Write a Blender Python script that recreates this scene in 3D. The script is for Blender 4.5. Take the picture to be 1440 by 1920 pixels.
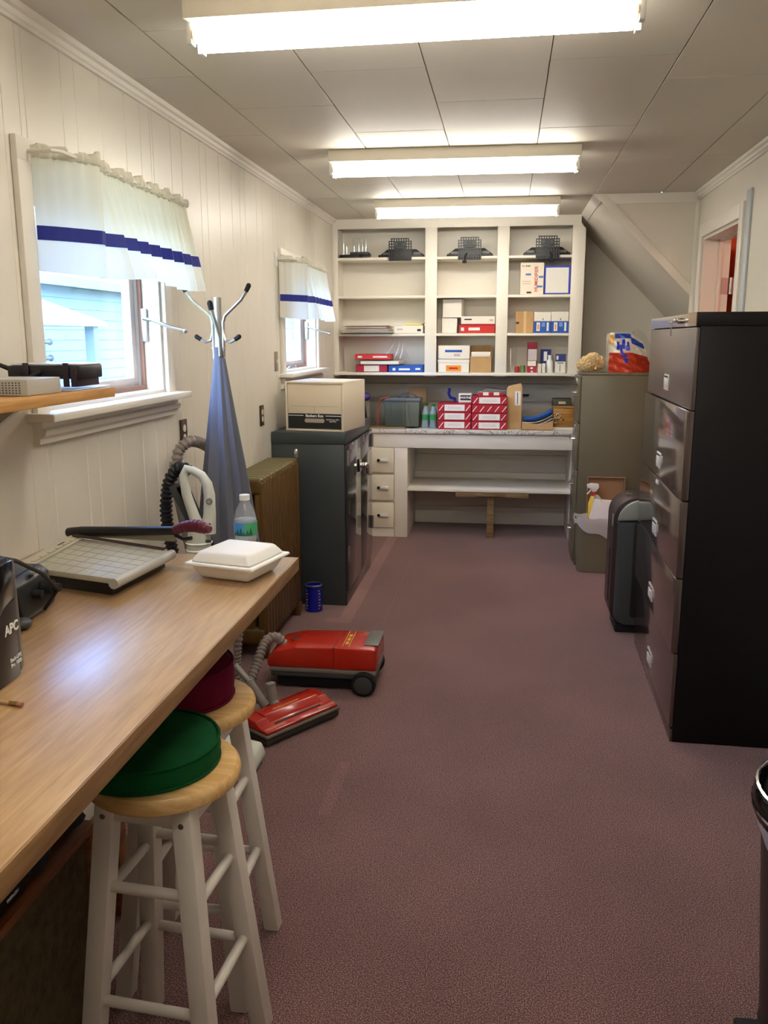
import bpy, bmesh, math, random
from mathutils import Vector, Matrix, Euler
PI = math.pi
R = math.radians
rnd = random.Random(7)
for o in list(bpy.data.objects): bpy.data.objects.remove(o)
SC = bpy.context.scene
COL = SC.collection

# ------------------------------------------------------------------ camera, world, sun, exposure
def setup_camera():
    yaw, pitch, roll = R(8.0044), R(11.4701), R(-.1023)
    f = Vector((-math.sin(yaw) * math.cos(pitch), math.cos(yaw) * math.cos(pitch), -math.sin(pitch)))
    r = Vector((math.cos(yaw), math.sin(yaw), 0)); u = r.cross(f)
    r2 = r * math.cos(roll) + u * math.sin(roll); u2 = -r * math.sin(roll) + u * math.cos(roll)
    cd = bpy.data.cameras.new('camera'); cd.sensor_fit = 'HORIZONTAL'; cd.sensor_width = 36
    cd.lens = 1611.26 / 1440 * 36; cd.clip_start = .02
    c = bpy.data.objects.new('camera', cd); COL.objects.link(c)
    m = Matrix((r2, u2, -f)).transposed().to_4x4(); m.translation = (0, 0, 1.6); c.matrix_world = m
    SC.camera = c
setup_camera()
W = bpy.data.worlds.new('sky'); SC.world = W; W.use_nodes = True
_n = W.node_tree.nodes; _bg = _n['Background']
_sky = _n.new('ShaderNodeTexSky'); _sky.sky_type = 'NISHITA'; _sky.sun_disc = False
_sky.sun_elevation = R(42); _sky.sun_rotation = R(190); _sky.air_density = 1.3
_tint = _n.new('ShaderNodeMix'); _tint.data_type = 'RGBA'; _tint.blend_type = 'MULTIPLY'; _tint.inputs[0].default_value = 1; _tint.inputs[7].default_value = (.66, .82, 1.18, 1)
W.node_tree.links.new(_sky.outputs[0], _tint.inputs[6]); W.node_tree.links.new(_tint.outputs[2], _bg.inputs[0]); _bg.inputs[1].default_value = 1.9
sd = bpy.data.lights.new('sun', 'SUN'); sd.energy = 4; sd.angle = R(.6); sd.color = (1, .95, .86)
so = bpy.data.objects.new('sun', sd); COL.objects.link(so)
so.rotation_euler = Vector((-.10, .50, -.86)).to_track_quat('-Z', 'Y').to_euler()
TUBE_STRENGTH = 25.0
TUBE_COLOR = (1.0, .96, .885)
vs = SC.view_settings
vs.view_transform = 'Standard'; vs.look = 'None'; vs.exposure = 0.3; vs.gamma = 1.0; vs.use_curve_mapping = False

# ------------------------------------------------------------------ materials
def lin(c):
    c = [v / 255 if max(c) > 1.001 else v for v in c]
    return tuple(v / 12.92 if v <= .04045 else ((v + .055) / 1.055) ** 2.4 for v in c)
MATS = {}
def mat(name, col=(200, 200, 200), rough=.5, metal=0, noise=None, bump=None, coat=0, trans=0, alpha=1, sheen=0, spec=.5, ior=1.45, coatr=.08, stretch=None, translucent=0):
    """noise=(scale, amount) varies the colour, bump=(scale, strength)"""
    if name in MATS: return MATS[name]
    m = bpy.data.materials.new(name); m.use_nodes = True
    nt = m.node_tree; N = nt.nodes; L = nt.links; b = N['Principled BSDF']
    c = lin(col)
    b.inputs['Base Color'].default_value = (*c, 1); b.inputs['Roughness'].default_value = rough
    b.inputs['Metallic'].default_value = metal; b.inputs['Coat Weight'].default_value = coat; b.inputs['Coat Roughness'].default_value = coatr
    b.inputs['Transmission Weight'].default_value = trans; b.inputs['Alpha'].default_value = alpha
    b.inputs['Sheen Weight'].default_value = sheen; b.inputs['Specular IOR Level'].default_value = spec; b.inputs['IOR'].default_value = ior
    if noise or bump:
        tc = N.new('ShaderNodeTexCoord'); mp = N.new('ShaderNodeMapping'); L.new(tc.outputs['Object'], mp.inputs[0])
        if stretch: mp.inputs['Scale'].default_value = stretch
    if noise:
        t = N.new('ShaderNodeTexNoise'); t.inputs['Scale'].default_value = noise[0]; t.inputs['Detail'].default_value = 4
        L.new(mp.outputs[0], t.inputs[0])
        mx = N.new('ShaderNodeMix'); mx.data_type = 'RGBA'
        rp = N.new('ShaderNodeMapRange'); rp.inputs[1].default_value = .35; rp.inputs[2].default_value = .65
        L.new(t.outputs[0], rp.inputs[0]); L.new(rp.outputs[0], mx.inputs[0])
        mx.inputs[6].default_value = (*[v * (1 - noise[1]) for v in c], 1); mx.inputs[7].default_value = (*[min(1, v * (1 + noise[1] * .6)) for v in c], 1)
        L.new(mx.outputs[2], b.inputs['Base Color'])
    if bump:
        t2 = N.new('ShaderNodeTexNoise'); t2.inputs['Scale'].default_value = bump[0]; t2.inputs['Detail'].default_value = 3
        L.new(mp.outputs[0], t2.inputs[0])
        bp = N.new('ShaderNodeBump'); bp.inputs['Strength'].default_value = bump[1]; bp.inputs['Distance'].default_value = .01
        L.new(t2.outputs[0], bp.inputs['Height']); L.new(bp.outputs[0], b.inputs['Normal'])
    if translucent:
        tr = N.new('ShaderNodeBsdfTranslucent'); tr.inputs[0].default_value = (*c, 1)
        ms = N.new('ShaderNodeMixShader'); ms.inputs[0].default_value = translucent
        L.new(b.outputs[0], ms.inputs[1]); L.new(tr.outputs[0], ms.inputs[2]); L.new(ms.outputs[0], N['Material Output'].inputs[0])
    MATS[name] = m
    return m
def wood_mat(name, c1, c2, rough=.4, axis='x', coat=0, scale=6):
    if name in MATS: return MATS[name]
    m = mat(name, c1, rough, coat=coat, coatr=.27); nt = m.node_tree; N = nt.nodes; L = nt.links; b = N['Principled BSDF']
    tc = N.new('ShaderNodeTexCoord'); mp = N.new('ShaderNodeMapping'); L.new(tc.outputs['Object'], mp.inputs[0])
    s = {'x': (1, 14, 14), 'y': (14, 1, 14), 'z': (14, 14, 1)}[axis]; mp.inputs['Scale'].default_value = s
    t = N.new('ShaderNodeTexNoise'); t.inputs['Scale'].default_value = scale; t.inputs['Detail'].default_value = 6; t.inputs['Distortion'].default_value = .4
    L.new(mp.outputs[0], t.inputs[0])
    cr = N.new('ShaderNodeValToRGB'); cr.color_ramp.elements[0].position = .36; cr.color_ramp.elements[1].position = .64
    cr.color_ramp.elements[0].color = (*lin(c2), 1); cr.color_ramp.elements[1].color = (*lin(c1), 1)
    L.new(t.outputs[0], cr.inputs[0]); L.new(cr.outputs[0], b.inputs['Base Color'])
    b.inputs['Coat IOR'].default_value = 1.7
    return m
def emit_mat(name, col, strength):
    m = bpy.data.materials.new(name); m.use_nodes = True; b = m.node_tree.nodes['Principled BSDF']
    b.inputs['Base Color'].default_value = (.8, .8, .8, 1)
    b.inputs['Emission Color'].default_value = (*col, 1); b.inputs['Emission Strength'].default_value = strength
    MATS[name] = m; return m
def carpet_mat():
    m = mat('carpet', (112, 78, 82), .95, spec=.1, sheen=.25); nt = m.node_tree; N = nt.nodes; L = nt.links; b = N['Principled BSDF']
    tc = N.new('ShaderNodeTexCoord')
    v = N.new('ShaderNodeTexNoise'); v.inputs['Scale'].default_value = 300; v.inputs['Detail'].default_value = 2
    L.new(tc.outputs['Object'], v.inputs[0])
    cr = N.new('ShaderNodeValToRGB'); e = cr.color_ramp.elements
    e[0].position = .36; e[0].color = (*lin((66, 38, 40)), 1); e[1].position = .66; e[1].color = (*lin((190, 150, 140)), 1)
    k = e.new(.5); k.color = (*lin((116, 76, 76)), 1)
    L.new(v.outputs[0], cr.inputs[0])
    w = N.new('ShaderNodeTexNoise'); w.inputs['Scale'].default_value = 1.6; w.inputs['Detail'].default_value = 5; L.new(tc.outputs['Object'], w.inputs[0])
    mr = N.new('ShaderNodeMapRange'); mr.inputs[1].default_value = .3; mr.inputs[2].default_value = .7; mr.inputs[3].default_value = .76; mr.inputs[4].default_value = 1.04
    L.new(w.outputs[0], mr.inputs[0])
    mx = N.new('ShaderNodeMix'); mx.data_type = 'RGBA'; mx.blend_type = 'MULTIPLY'; mx.inputs[0].default_value = 1
    L.new(cr.outputs[0], mx.inputs[6]); L.new(mr.outputs[0], mx.inputs[7])
    # paler unfaded strips where furniture once stood, and cut seams
    sp = N.new('ShaderNodeSeparateXYZ'); L.new(tc.outputs['Object'], sp.inputs[0])
    def rng(sock, a, e_):
        c1 = N.new('ShaderNodeMath'); c1.operation = 'GREATER_THAN'; L.new(sock, c1.inputs[0]); c1.inputs[1].default_value = a
        c2 = N.new('ShaderNodeMath'); c2.operation = 'LESS_THAN'; L.new(sock, c2.inputs[0]); c2.inputs[1].default_value = e_
        m_ = N.new('ShaderNodeMath'); m_.operation = 'MULTIPLY'; L.new(c1.outputs[0], m_.inputs[0]); L.new(c2.outputs[0], m_.inputs[1]); return m_.outputs[0]
    def rect(x0, x1, y0, y1):
        m_ = N.new('ShaderNodeMath'); m_.operation = 'MULTIPLY'; L.new(rng(sp.outputs[0], x0, x1), m_.inputs[0]); L.new(rng(sp.outputs[1], y0, y1), m_.inputs[1]); return m_.outputs[0]
    cur = mx.outputs[2]
    for (x0, x1, y0, y1), k_ in (((-.925, -.845, 4.7, 6.8), 1.45), ((-1.0, -.845, 4.62, 4.70), 1.4), ((-.66, -.655, 4.6, 6.0), 1.25), ((-.60, -.555, 2.62, 3.0), 1.22), ((-.845, -.655, 4.695, 4.70), .75)):
        q = N.new('ShaderNodeMix'); q.data_type = 'RGBA'; q.blend_type = 'MULTIPLY'; L.new(rect(x0, x1, y0, y1), q.inputs[0]); L.new(cur, q.inputs[6]); q.inputs[7].default_value = (k_, k_, k_, 1); cur = q.outputs[2]
    L.new(cur, b.inputs['Base Color'])
    bp = N.new('ShaderNodeBump'); bp.inputs['Strength'].default_value = .8; bp.inputs['Distance'].default_value = .006
    L.new(v.outputs[0], bp.inputs['Height']); L.new(bp.outputs[0], b.inputs['Normal'])
    return m
def marble_mat():
    m = mat('marble_laminate', (205, 198, 188), .35); nt = m.node_tree; N = nt.nodes; L = nt.links; b = N['Principled BSDF']
    tc = N.new('ShaderNodeTexCoord'); t = N.new('ShaderNodeTexNoise'); t.inputs['Scale'].default_value = 5; t.inputs['Detail'].default_value = 8; t.inputs['Distortion'].default_value = 2.2
    L.new(tc.outputs['Object'], t.inputs[0])
    cr = N.new('ShaderNodeValToRGB'); e = cr.color_ramp.elements; e[0].position = .47; e[0].color = (*lin((215, 209, 200)), 1)
    k = e.new(.50); k.color = (*lin((120, 110, 104)), 1); e[2].position = .53; e[2].color = (*lin((215, 209, 200)), 1)
    L.new(t.outputs[0], cr.inputs[0]); L.new(cr.outputs[0], b.inputs['Base Color']); return m
def dusty_mat(name, col, dust, rough):
    """bronze paint with pale dust settled on the upward faces"""
    m = mat(name, col, rough, noise=(7, .35), stretch=(6, 6, .6)); nt = m.node_tree; N = nt.nodes; L = nt.links; b = N['Principled BSDF']
    src = b.inputs['Base Color'].links[0].from_socket
    g = N.new('ShaderNodeNewGeometry'); s = N.new('ShaderNodeSeparateXYZ'); L.new(g.outputs['Normal'], s.inputs[0])
    mr = N.new('ShaderNodeMapRange'); mr.inputs[1].default_value = .35; mr.inputs[2].default_value = .85; L.new(s.outputs[2], mr.inputs[0])
    mx = N.new('ShaderNodeMix'); mx.data_type = 'RGBA'; L.new(mr.outputs[0], mx.inputs[0]); L.new(src, mx.inputs[6]); mx.inputs[7].default_value = (*lin(dust), 1)
    L.new(mx.outputs[2], b.inputs['Base Color']); return m
def glass_mat(name, tint=(1, 1, 1), k=.08):
    """thin clear sheet: mostly see-through with a faint reflection"""
    m = bpy.data.materials.new(name); m.use_nodes = True; N = m.node_tree.nodes; L = m.node_tree.links
    N.remove(N['Principled BSDF'])
    t = N.new('ShaderNodeBsdfTransparent'); t.inputs[0].default_value = (*tint, 1)
    g = N.new('ShaderNodeBsdfGlossy'); g.inputs['Roughness'].default_value = .05
    f = N.new('ShaderNodeLayerWeight'); f.inputs[0].default_value = .5
    pw = N.new('ShaderNodeMath'); pw.operation = 'POWER'; pw.inputs[1].default_value = 5; L.new(f.outputs['Facing'], pw.inputs[0])
    ad = N.new('ShaderNodeMath'); ad.operation = 'MULTIPLY_ADD'; ad.inputs[1].default_value = .6; ad.inputs[2].default_value = k; L.new(pw.outputs[0], ad.inputs[0])
    x = N.new('ShaderNodeMixShader'); L.new(ad.outputs[0], x.inputs[0]); L.new(t.outputs[0], x.inputs[1]); L.new(g.outputs[0], x.inputs[2])
    L.new(x.outputs[0], N['Material Output'].inputs[0]); MATS[name] = m; return m

PAINT = mat('white_wall_paint', (226, 219, 204), .38, bump=(9, .05), noise=(1.3, .04))
PAINT2 = mat('white_trim_paint', (232, 226, 213), .35, bump=(14, .05))
CEIL = mat('ceiling_paint', (214, 206, 190), .6, noise=(1.2, .04))
SHELFP = mat('shelf_paint', (236, 229, 215), .42, bump=(16, .06))
GROOVE = mat('groove_shadow_paint', (150, 140, 126), .7)
CREAM = mat('cream_drawer_paint', (232, 224, 204), .4)
CARPET = carpet_mat()
MARBLE = marble_mat()
OAK = wood_mat('oak_laminate', (190, 152, 106), (170, 132, 88), .32, 'y', coat=1, scale=7)
EDGE = wood_mat('oak_edge_band', (158, 120, 78), (132, 98, 60), .45, 'y', scale=5)
PINE = wood_mat('pine', (228, 190, 130), (210, 164, 98), .4, 'x', coat=.2, scale=4)
RAWPINE = wood_mat('raw_pine', (200, 150, 84), (170, 118, 58), .6, 'y', scale=4)
BROWNWOOD = wood_mat('brown_wood', (150, 92, 48), (112, 62, 28), .6, 'y', scale=4)
OLDWOOD = wood_mat('old_wood', (150, 122, 84), (112, 88, 56), .7, 'x', scale=5)
HONEY = wood_mat('honey_wood', (178, 128, 62), (146, 96, 40), .45, 'x', scale=5)
STOOLW = mat('stool_white_paint', (224, 216, 206), .42, noise=(5, .08))
BLACK = mat('black_plastic', (22, 22, 24), .4)
MATBLACK = mat('matte_black', (14, 14, 16), .7)
GLOSSBLACK = mat('gloss_black', (12, 12, 14), .15)
CHROME = mat('chrome', (215, 215, 215), .15, 1)
STEEL = mat('brushed_steel', (190, 190, 188), .35, 1)
WHITEP = mat('white_plastic', (232, 232, 228), .35)
FOAM = mat('foam_white', (240, 238, 234), .55, bump=(60, .04))
GREY = mat('grey_plastic', (128, 124, 120), .45)
LGREY = mat('light_grey_plastic', (178, 176, 168), .45)
DGREY = mat('dark_grey_plastic', (62, 64, 66), .45)
REDGLOSS = mat('red_gloss_plastic', (176, 34, 18), .22, coat=.3)
CARDB = mat('cardboard', (186, 148, 100), .75, noise=(8, .1))
KRAFT = mat('kraft_paper', (196, 160, 112), .65, bump=(24, .25))
WHITEC = mat('white_card', (232, 226, 214), .55)
PAPER = mat('paper', (236, 232, 222), .6)
REDC = mat('red_card', (178, 30, 40), .5)
CRIMSON = mat('crimson_card', (164, 24, 52), .5)
BLUEC = mat('blue_card', (34, 84, 170), .5)
NAVY = mat('navy_print', (20, 40, 140), .5)
BLKC = mat('black_card', (34, 32, 32), .6)
YELLOW = mat('yellow_card', (226, 176, 40), .5)
ORANGEP = mat('orange_print', (226, 140, 40), .5)
INK = mat('dark_ink', (50, 48, 50), .6)
FAINT = mat('faint_print', (196, 178, 168), .6)
WHITEINK = mat('white_ink', (235, 235, 232), .5)
CLEAR = glass_mat('clear_plastic', (.95, .96, .96), .05)
GLASS = glass_mat('window_glass', (.97, .99, 1), .02)
BAGP = mat('white_bag_plastic', (226, 224, 226), .4, translucent=.35, bump=(30, .3))

# ------------------------------------------------------------------ geometry helpers
class G:
    def __init__(s): s.bm = bmesh.new()
    def _add(s, t, M=None):
        if M is not None: t.transform(M)
        me = bpy.data.meshes.new('tmp'); t.to_mesh(me); t.free(); s.bm.from_mesh(me); bpy.data.meshes.remove(me); return s
    def b(s, x0, x1, y0, y1, z0, z1, bev=0, seg=2, M=None):
        t = bmesh.new(); bmesh.ops.create_cube(t, size=1)
        for v in t.verts: v.co = Vector(((x0 + x1) / 2 + v.co.x * (x1 - x0), (y0 + y1) / 2 + v.co.y * (y1 - y0), (z0 + z1) / 2 + v.co.z * (z1 - z0)))
        if bev: bmesh.ops.bevel(t, geom=t.edges[:] + t.verts[:], offset=min(bev, .49 * min(x1 - x0, y1 - y0, z1 - z0)), segments=seg, profile=.5, affect='EDGES')
        return s._add(t, M)
    def taper(s, x0, x1, y0, y1, z0, z1, dx, dy, bev=0, seg=2, M=None):
        """box whose top is smaller by dx, dy at each side"""
        t = bmesh.new(); bmesh.ops.create_cube(t, size=1)
        for v in t.verts:
            k = 1 if v.co.z > 0 else 0
            v.co = Vector(((x0 + x1) / 2 + v.co.x * (x1 - x0 - 2 * dx * k), (y0 + y1) / 2 + v.co.y * (y1 - y0 - 2 * dy * k), z1 if k else z0))
        if bev: bmesh.ops.bevel(t, geom=t.edges[:] + t.verts[:], offset=bev, segments=seg, profile=.5, affect='EDGES')
        return s._add(t, M)
    def cyl(s, p0, p1, r0, r1=None, n=16, caps=True):
        p0, p1 = Vector(p0), Vector(p1); r1 = r0 if r1 is None else r1
        t = bmesh.new(); bmesh.ops.create_cone(t, cap_ends=caps, segments=n, radius1=r0, radius2=r1, depth=(p1 - p0).length)
        q = (p1 - p0).to_track_quat('Z', 'Y').to_matrix().to_4x4(); q.translation = (p0 + p1) / 2
        return s._add(t, q)
    def sph(s, c, r, n=12, sc=(1, 1, 1)):
        t = bmesh.new(); bmesh.ops.create_uvsphere(t, u_segments=n, v_segments=max(6, n // 2 + 2), radius=r)
        return s._add(t, Matrix.Translation(c) @ Matrix.Diagonal((*sc, 1)))
    def tube(s, pts, r, n=8, closed=False):
        pts = [Vector(p) for p in pts]; k = len(pts); rr = r if isinstance(r, (list, tuple)) else [r] * k
        t = bmesh.new(); rings = []; up = None
        for i, p in enumerate(pts):
            a = pts[(i - 1) % k] if (i or closed) else p; c = pts[(i + 1) % k] if (i < k - 1 or closed) else p
            d = (c - a).normalized()
            if up is None: up = Vector((0, 0, 1)) if abs(d.z) < .9 else Vector((1, 0, 0))
            sx = d.cross(up)
            if sx.length < 1e-5: sx = d.orthogonal()
            sx.normalize(); up = sx.cross(d).normalized()
            rings.append([t.verts.new(p + (sx * math.cos(2 * PI * j / n) + up * math.sin(2 * PI * j / n)) * rr[i]) for j in range(n)])
        m = k if closed else k - 1
        for i in range(m):
            A, B = rings[i], rings[(i + 1) % k]
            for j in range(n): t.faces.new((A[j], A[(j + 1) % n], B[(j + 1) % n], B[j]))
        if not closed: t.faces.new(rings[0][::-1]); t.faces.new(rings[-1])
        return s._add(t)
    def lathe(s, prof, n=24, c=(0, 0, 0), M=None, sx=1, sy=1):
        t = bmesh.new(); rings = []
        for r, z in prof:
            if r < 1e-6: rings.append([t.verts.new((c[0], c[1], c[2] + z))])
            else: rings.append([t.verts.new((c[0] + sx * r * math.cos(2 * PI * j / n), c[1] + sy * r * math.sin(2 * PI * j / n), c[2] + z)) for j in range(n)])
        for A, B in zip(rings, rings[1:]):
            for j in range(n):
                f = []
                for v in ((A[j % len(A)], A[(j + 1) % len(A)], B[(j + 1) % len(B)], B[j % len(B)])):
                    if v not in f: f.append(v)
                if len(f) > 2: t.faces.new(f)
        return s._add(t, M)
    def prism(s, poly, axis, a0, a1, bev=0, M=None):
        """poly: 2-D points; axis 'x' -> (y,z), 'y' -> (x,z), 'z' -> (x,y)"""
        t = bmesh.new()
        def P(p, a): return {'x': (a, p[0], p[1]), 'y': (p[0], a, p[1]), 'z': (p[0], p[1], a)}[axis]
        A = [t.verts.new(P(p, a0)) for p in poly]; B = [t.verts.new(P(p, a1)) for p in poly]
        t.faces.new(A); t.faces.new(B[::-1])
        for i in range(len(poly)):
            j = (i + 1) % len(poly); t.faces.new((A[j], A[i], B[i], B[j]))
        bmesh.ops.recalc_face_normals(t, faces=t.faces)
        if bev: bmesh.ops.bevel(t, geom=t.edges[:] + t.verts[:], offset=bev, segments=2, profile=.5, affect='EDGES')
        return s._add(t, M)
    def grid(s, fn, nu, nv, thick=0, closed_u=False):
        t = bmesh.new(); V = [[t.verts.new(fn(u / nu, v / nv)) for v in range(nv + 1)] for u in range(nu + (0 if closed_u else 1))]
        K = len(V)
        for i in range(nu):
            for j in range(nv): t.faces.new((V[i][j], V[(i + 1) % K][j], V[(i + 1) % K][j + 1], V[i][j + 1]))
        bmesh.ops.recalc_face_normals(t, faces=t.faces)
        if thick: bmesh.ops.solidify(t, geom=t.faces[:], thickness=thick)
        return s._add(t)
    def mesh(s, ang=38):
        bm = s.bm
        bm.normal_update()
        for f in bm.faces: f.smooth = True
        for e in bm.edges:
            if len(e.link_faces) == 2 and e.calc_face_angle(0) > R(ang): e.smooth = False
        me = bpy.data.meshes.new('m'); bm.to_mesh(me); bm.free(); return me
    def build(s, name, m, parent=None, loc=None, rot=None, ang=38):
        me = s.mesh(ang); me.name = name; me.materials.append(m)
        return link(name, me, parent, loc, rot)
def link(name, me, parent=None, loc=None, rot=None):
    o = bpy.data.objects.new(name, me); COL.objects.link(o)
    if parent is not None: o.parent = parent
    if loc: o.location = loc
    if rot: o.rotation_euler = rot
    return o
def tag(o, label, cat, group=None):
    o['label'] = label; o['category'] = cat
    if group: o['group'] = group
    return o
def thing(name, label, cat, loc=(0, 0, 0), rz=0, group=None):
    o = bpy.data.objects.new(name, None); COL.objects.link(o); o.empty_display_size = .05
    o.location = loc; o.rotation_euler = (0, 0, rz); return tag(o, label, cat, group)
def struct(o): o['kind'] = 'structure'; return o
def dup(o, parent=None):
    c = o.copy(); COL.objects.link(c)
    if parent is not None: c.parent = parent
    for ch in [q for q in bpy.data.objects if q.parent is o]: dup(ch, c)
    return c
def text(name, s, size, m, parent, loc, rot, extrude=.0004, bold=0, align='CENTER', sx=1):
    cu = bpy.data.curves.new('t', 'FONT'); cu.body = s; cu.size = size; cu.extrude = extrude; cu.offset = bold; cu.align_x = align; cu.align_y = 'CENTER'; cu.resolution_u = 3
    t = bpy.data.objects.new('t', cu); COL.objects.link(t)
    bpy.context.view_layer.update()
    me = bpy.data.meshes.new_from_object(t.evaluated_get(bpy.context.evaluated_depsgraph_get()))
    bpy.data.objects.remove(t); bpy.data.curves.remove(cu); me.materials.clear(); me.materials.append(m)
    o = link(name, me, parent, loc, rot); o.scale = (sx, 1, 1); return o
FRONT = (PI / 2, 0, 0)            # lettering on a face that looks toward -y
RIGHTF = (PI / 2, 0, PI / 2)      # lettering on a face that looks toward +x

# ================================================================== SETTING
XL, XR, YB, YF, ZC = -1.37, 1.19, 7.43, -1.6, 2.5
PART_Y = 5.94
def room():
    struct(G().b(-1.52, 3.2, YF - .15, YB + .15, -.2, 0).build('floor', CARPET))
    # ceiling: backing plus fibre panels with open joints
    ce = struct(G().b(-1.52, 1.34, YF - .15, PART_Y + .03, ZC + .012, ZC + .2).b(-1.52, .62, PART_Y + .03, YB + .15, ZC + .012, ZC + .2).build('ceiling', GROOVE))
    xs = [-1.37, -1.105, -.7, -.297, .118, .533, .948, 1.19]
    first = [3.135, 3.58, 3.15, 3.6, 3.13, 2.0, 2.0]; step = [.9, .9, .9, .9, .955, 1.4, 1.4]
    cache = {}
    for i in range(7):
        y = first[i]
        while y > YF: y -= step[i]
        while y < YB:
            a = max(y, YF); e = min(y + step[i], YB if i < 5 else PART_Y)
            if e - a > .05:
                g = .0018
                key = (i, round(e - a, 3))
                if key not in cache:
                    w = xs[i + 1] - xs[i]
                    gm = G().b(g, w - g, g, e - a - g, 0, .012, .0012, 1); me = gm.mesh(); me.materials.append(CEIL); cache[key] = me
                link('panel', cache[key], ce, (xs[i], a, ZC - rnd.random() * .0012))
            y += step[i]
    # left wall with two window holes, faced with boards of random width
    wins = [(2.42, 3.365, 1.385, 2.085), (5.27, 6.22, 1.385, 2.06)]
    g = G(); x0, x1 = -1.52, -1.386
    ycur = YF
    for a, e, z0, z1 in wins:
        g.b(x0, x1, ycur, a, 0, ZC + .02); g.b(x0, x1, a, e, 0, z0); g.b(x0, x1, a, e, z1, ZC + .02); ycur = e
    g.b(x0, x1, ycur, YB + .15, 0, ZC + .02)
    wl = struct(g.build('wall_left', GROOVE))
    y = YF; ws = [.10, .19, .13, .20, .095, .16, .21, .12]; i = 0
    def seg(a, e, z0, z1):
        if e - a < .012: return
        G().b(-1.386, XL, a + .0006, e - .0006, z0, z1, .002, 1).build('plank', PAINT, wl)
    while y < YB - .01:
        e = min(y + ws[i % 8] * (1 + .1 * math.sin(i * 3.1)), YB); i += 1
        hit = [w for w in wins if e > w[0] and y < w[1]]
        if not hit: seg(y, e, 0, ZC)
        else:
            w = hit[0]
            if y < w[0]: seg(y, w[0], 0, ZC)
            if e > w[1]: seg(w[1], e, 0, ZC)
            a2, e2 = max(y, w[0]), min(e, w[1]); seg(a2, e2, 0, w[2]); seg(a2, e2, w[3], ZC)
        y = e
    struct(G().b(XL, XL + .014, YF, YB, 0, .1, .003).build('baseboard_left', PAINT2))
    prof = [(XL, 2.452), (XL + .012, 2.452), (XL + .012, 2.462), (XL + .018, 2.466), (XL + .02, 2.48), (XL + .032, 2.484), (XL + .034, 2.5), (XL, 2.5)]
    struct(G().prism(prof, 'y', YF, 6.87).build('trim_1', PAINT2))
    # right wall with the doorway
    dy0, dy1, dz = 4.88, 5.765, 2.205
    g = G().b(XR, XR + .12, YF, dy0, 0, ZC + .02).b(XR, XR + .12, dy0, dy1, dz, ZC + .02).b(XR, XR + .12, dy1, PART_Y, 0, ZC + .02)
    struct(g.build('wall_right', PAINT))
    prof = [(XR, 2.452), (XR - .012, 2.452), (XR - .012, 2.464), (XR - .02, 2.468), (XR - .022, 2.48), (XR - .034, 2.486), (XR - .036, 2.5), (XR, 2.5)]
    struct(G().prism(prof, 'y', YF, PART_Y).build('trim_2', PAINT2))
    # partition, soffit under the stair and the nook behind
    G1 = G().prism([(.53, 2.5), (XR + .12, 2.5), (XR + .12, 1.72)], 'y', PART_Y, PART_Y + .04)
    struct(G1.build('wall_stair', PAINT))
    sof = G().prism([(.50, 2.53), (.53, 2.5), (2.0, 1.03), (2.05, 1.08), (.60, 2.56)], 'y', PART_Y + .001, YB)
    struct(sof.build('ceiling_stair_soffit', PAINT))
    d = .05 / math.sqrt(2)
    struct(G().prism([(.53, 2.5), (.53 + 2 * d, 2.5), (XR - .03, 1.87 + 2 * d - .01), (XR - .03, 1.87 - .01)], 'y', PART_Y - .014, PART_Y, .002).build('trim_3', PAINT2))
    struct(G().b(.60, XR - .02, PART_Y - .012, PART_Y, 2.435, 2.498, .002).build('trim_4', PAINT2))
    struct(G().b(XR - .03, XR, PART_Y - .012, PART_Y, 0, 2.45, .003).build('trim_5', PAINT2))
    struct(G().prism([(.525, 2.5), (.535, 2.5), (.578, 2.457), (.571, 2.45), (.525, 2.496)], 'y', PART_Y + .001, 6.87).build('trim_6', PAINT2))
    struct(G().b(2.0, 2.1, PART_Y - .1, YB, 0, 2.6).build('wall_nook', PAINT))
    struct(G().b(XR + .12, 2.0, PART_Y - .06, PART_Y, 0, 2.6).build('wall_nook_front', PAINT))
    # back wall faced with level boards
    wb = struct(G().b(-1.52, 2.1, YB + .014, YB + .16, 0, ZC + .1).build('wall_back', GROOVE))
    z = 0
    while z < ZC:
        e = min(z + .152, ZC); G().b(XL, .62, YB, YB + .014, z + .001, e - .001, .002, 1).build('plank', PAINT, wb); z = e
    G().b(.62, 2.0, YB, YB + .014, 0, ZC, .002, 1).build('panel', PAINT, wb)
    struct(G().b(-.76, .54, YB - .014, YB, 0, .11, .003).build('baseboard_back', PAINT2))
    struct(G().b(-1.52, 1.31, YF - .15, YF, 0, ZC + .02).build('wall_front', PAINT))
    return wins, (dy0, dy1, dz)
WINS, DOOR = room()

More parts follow.
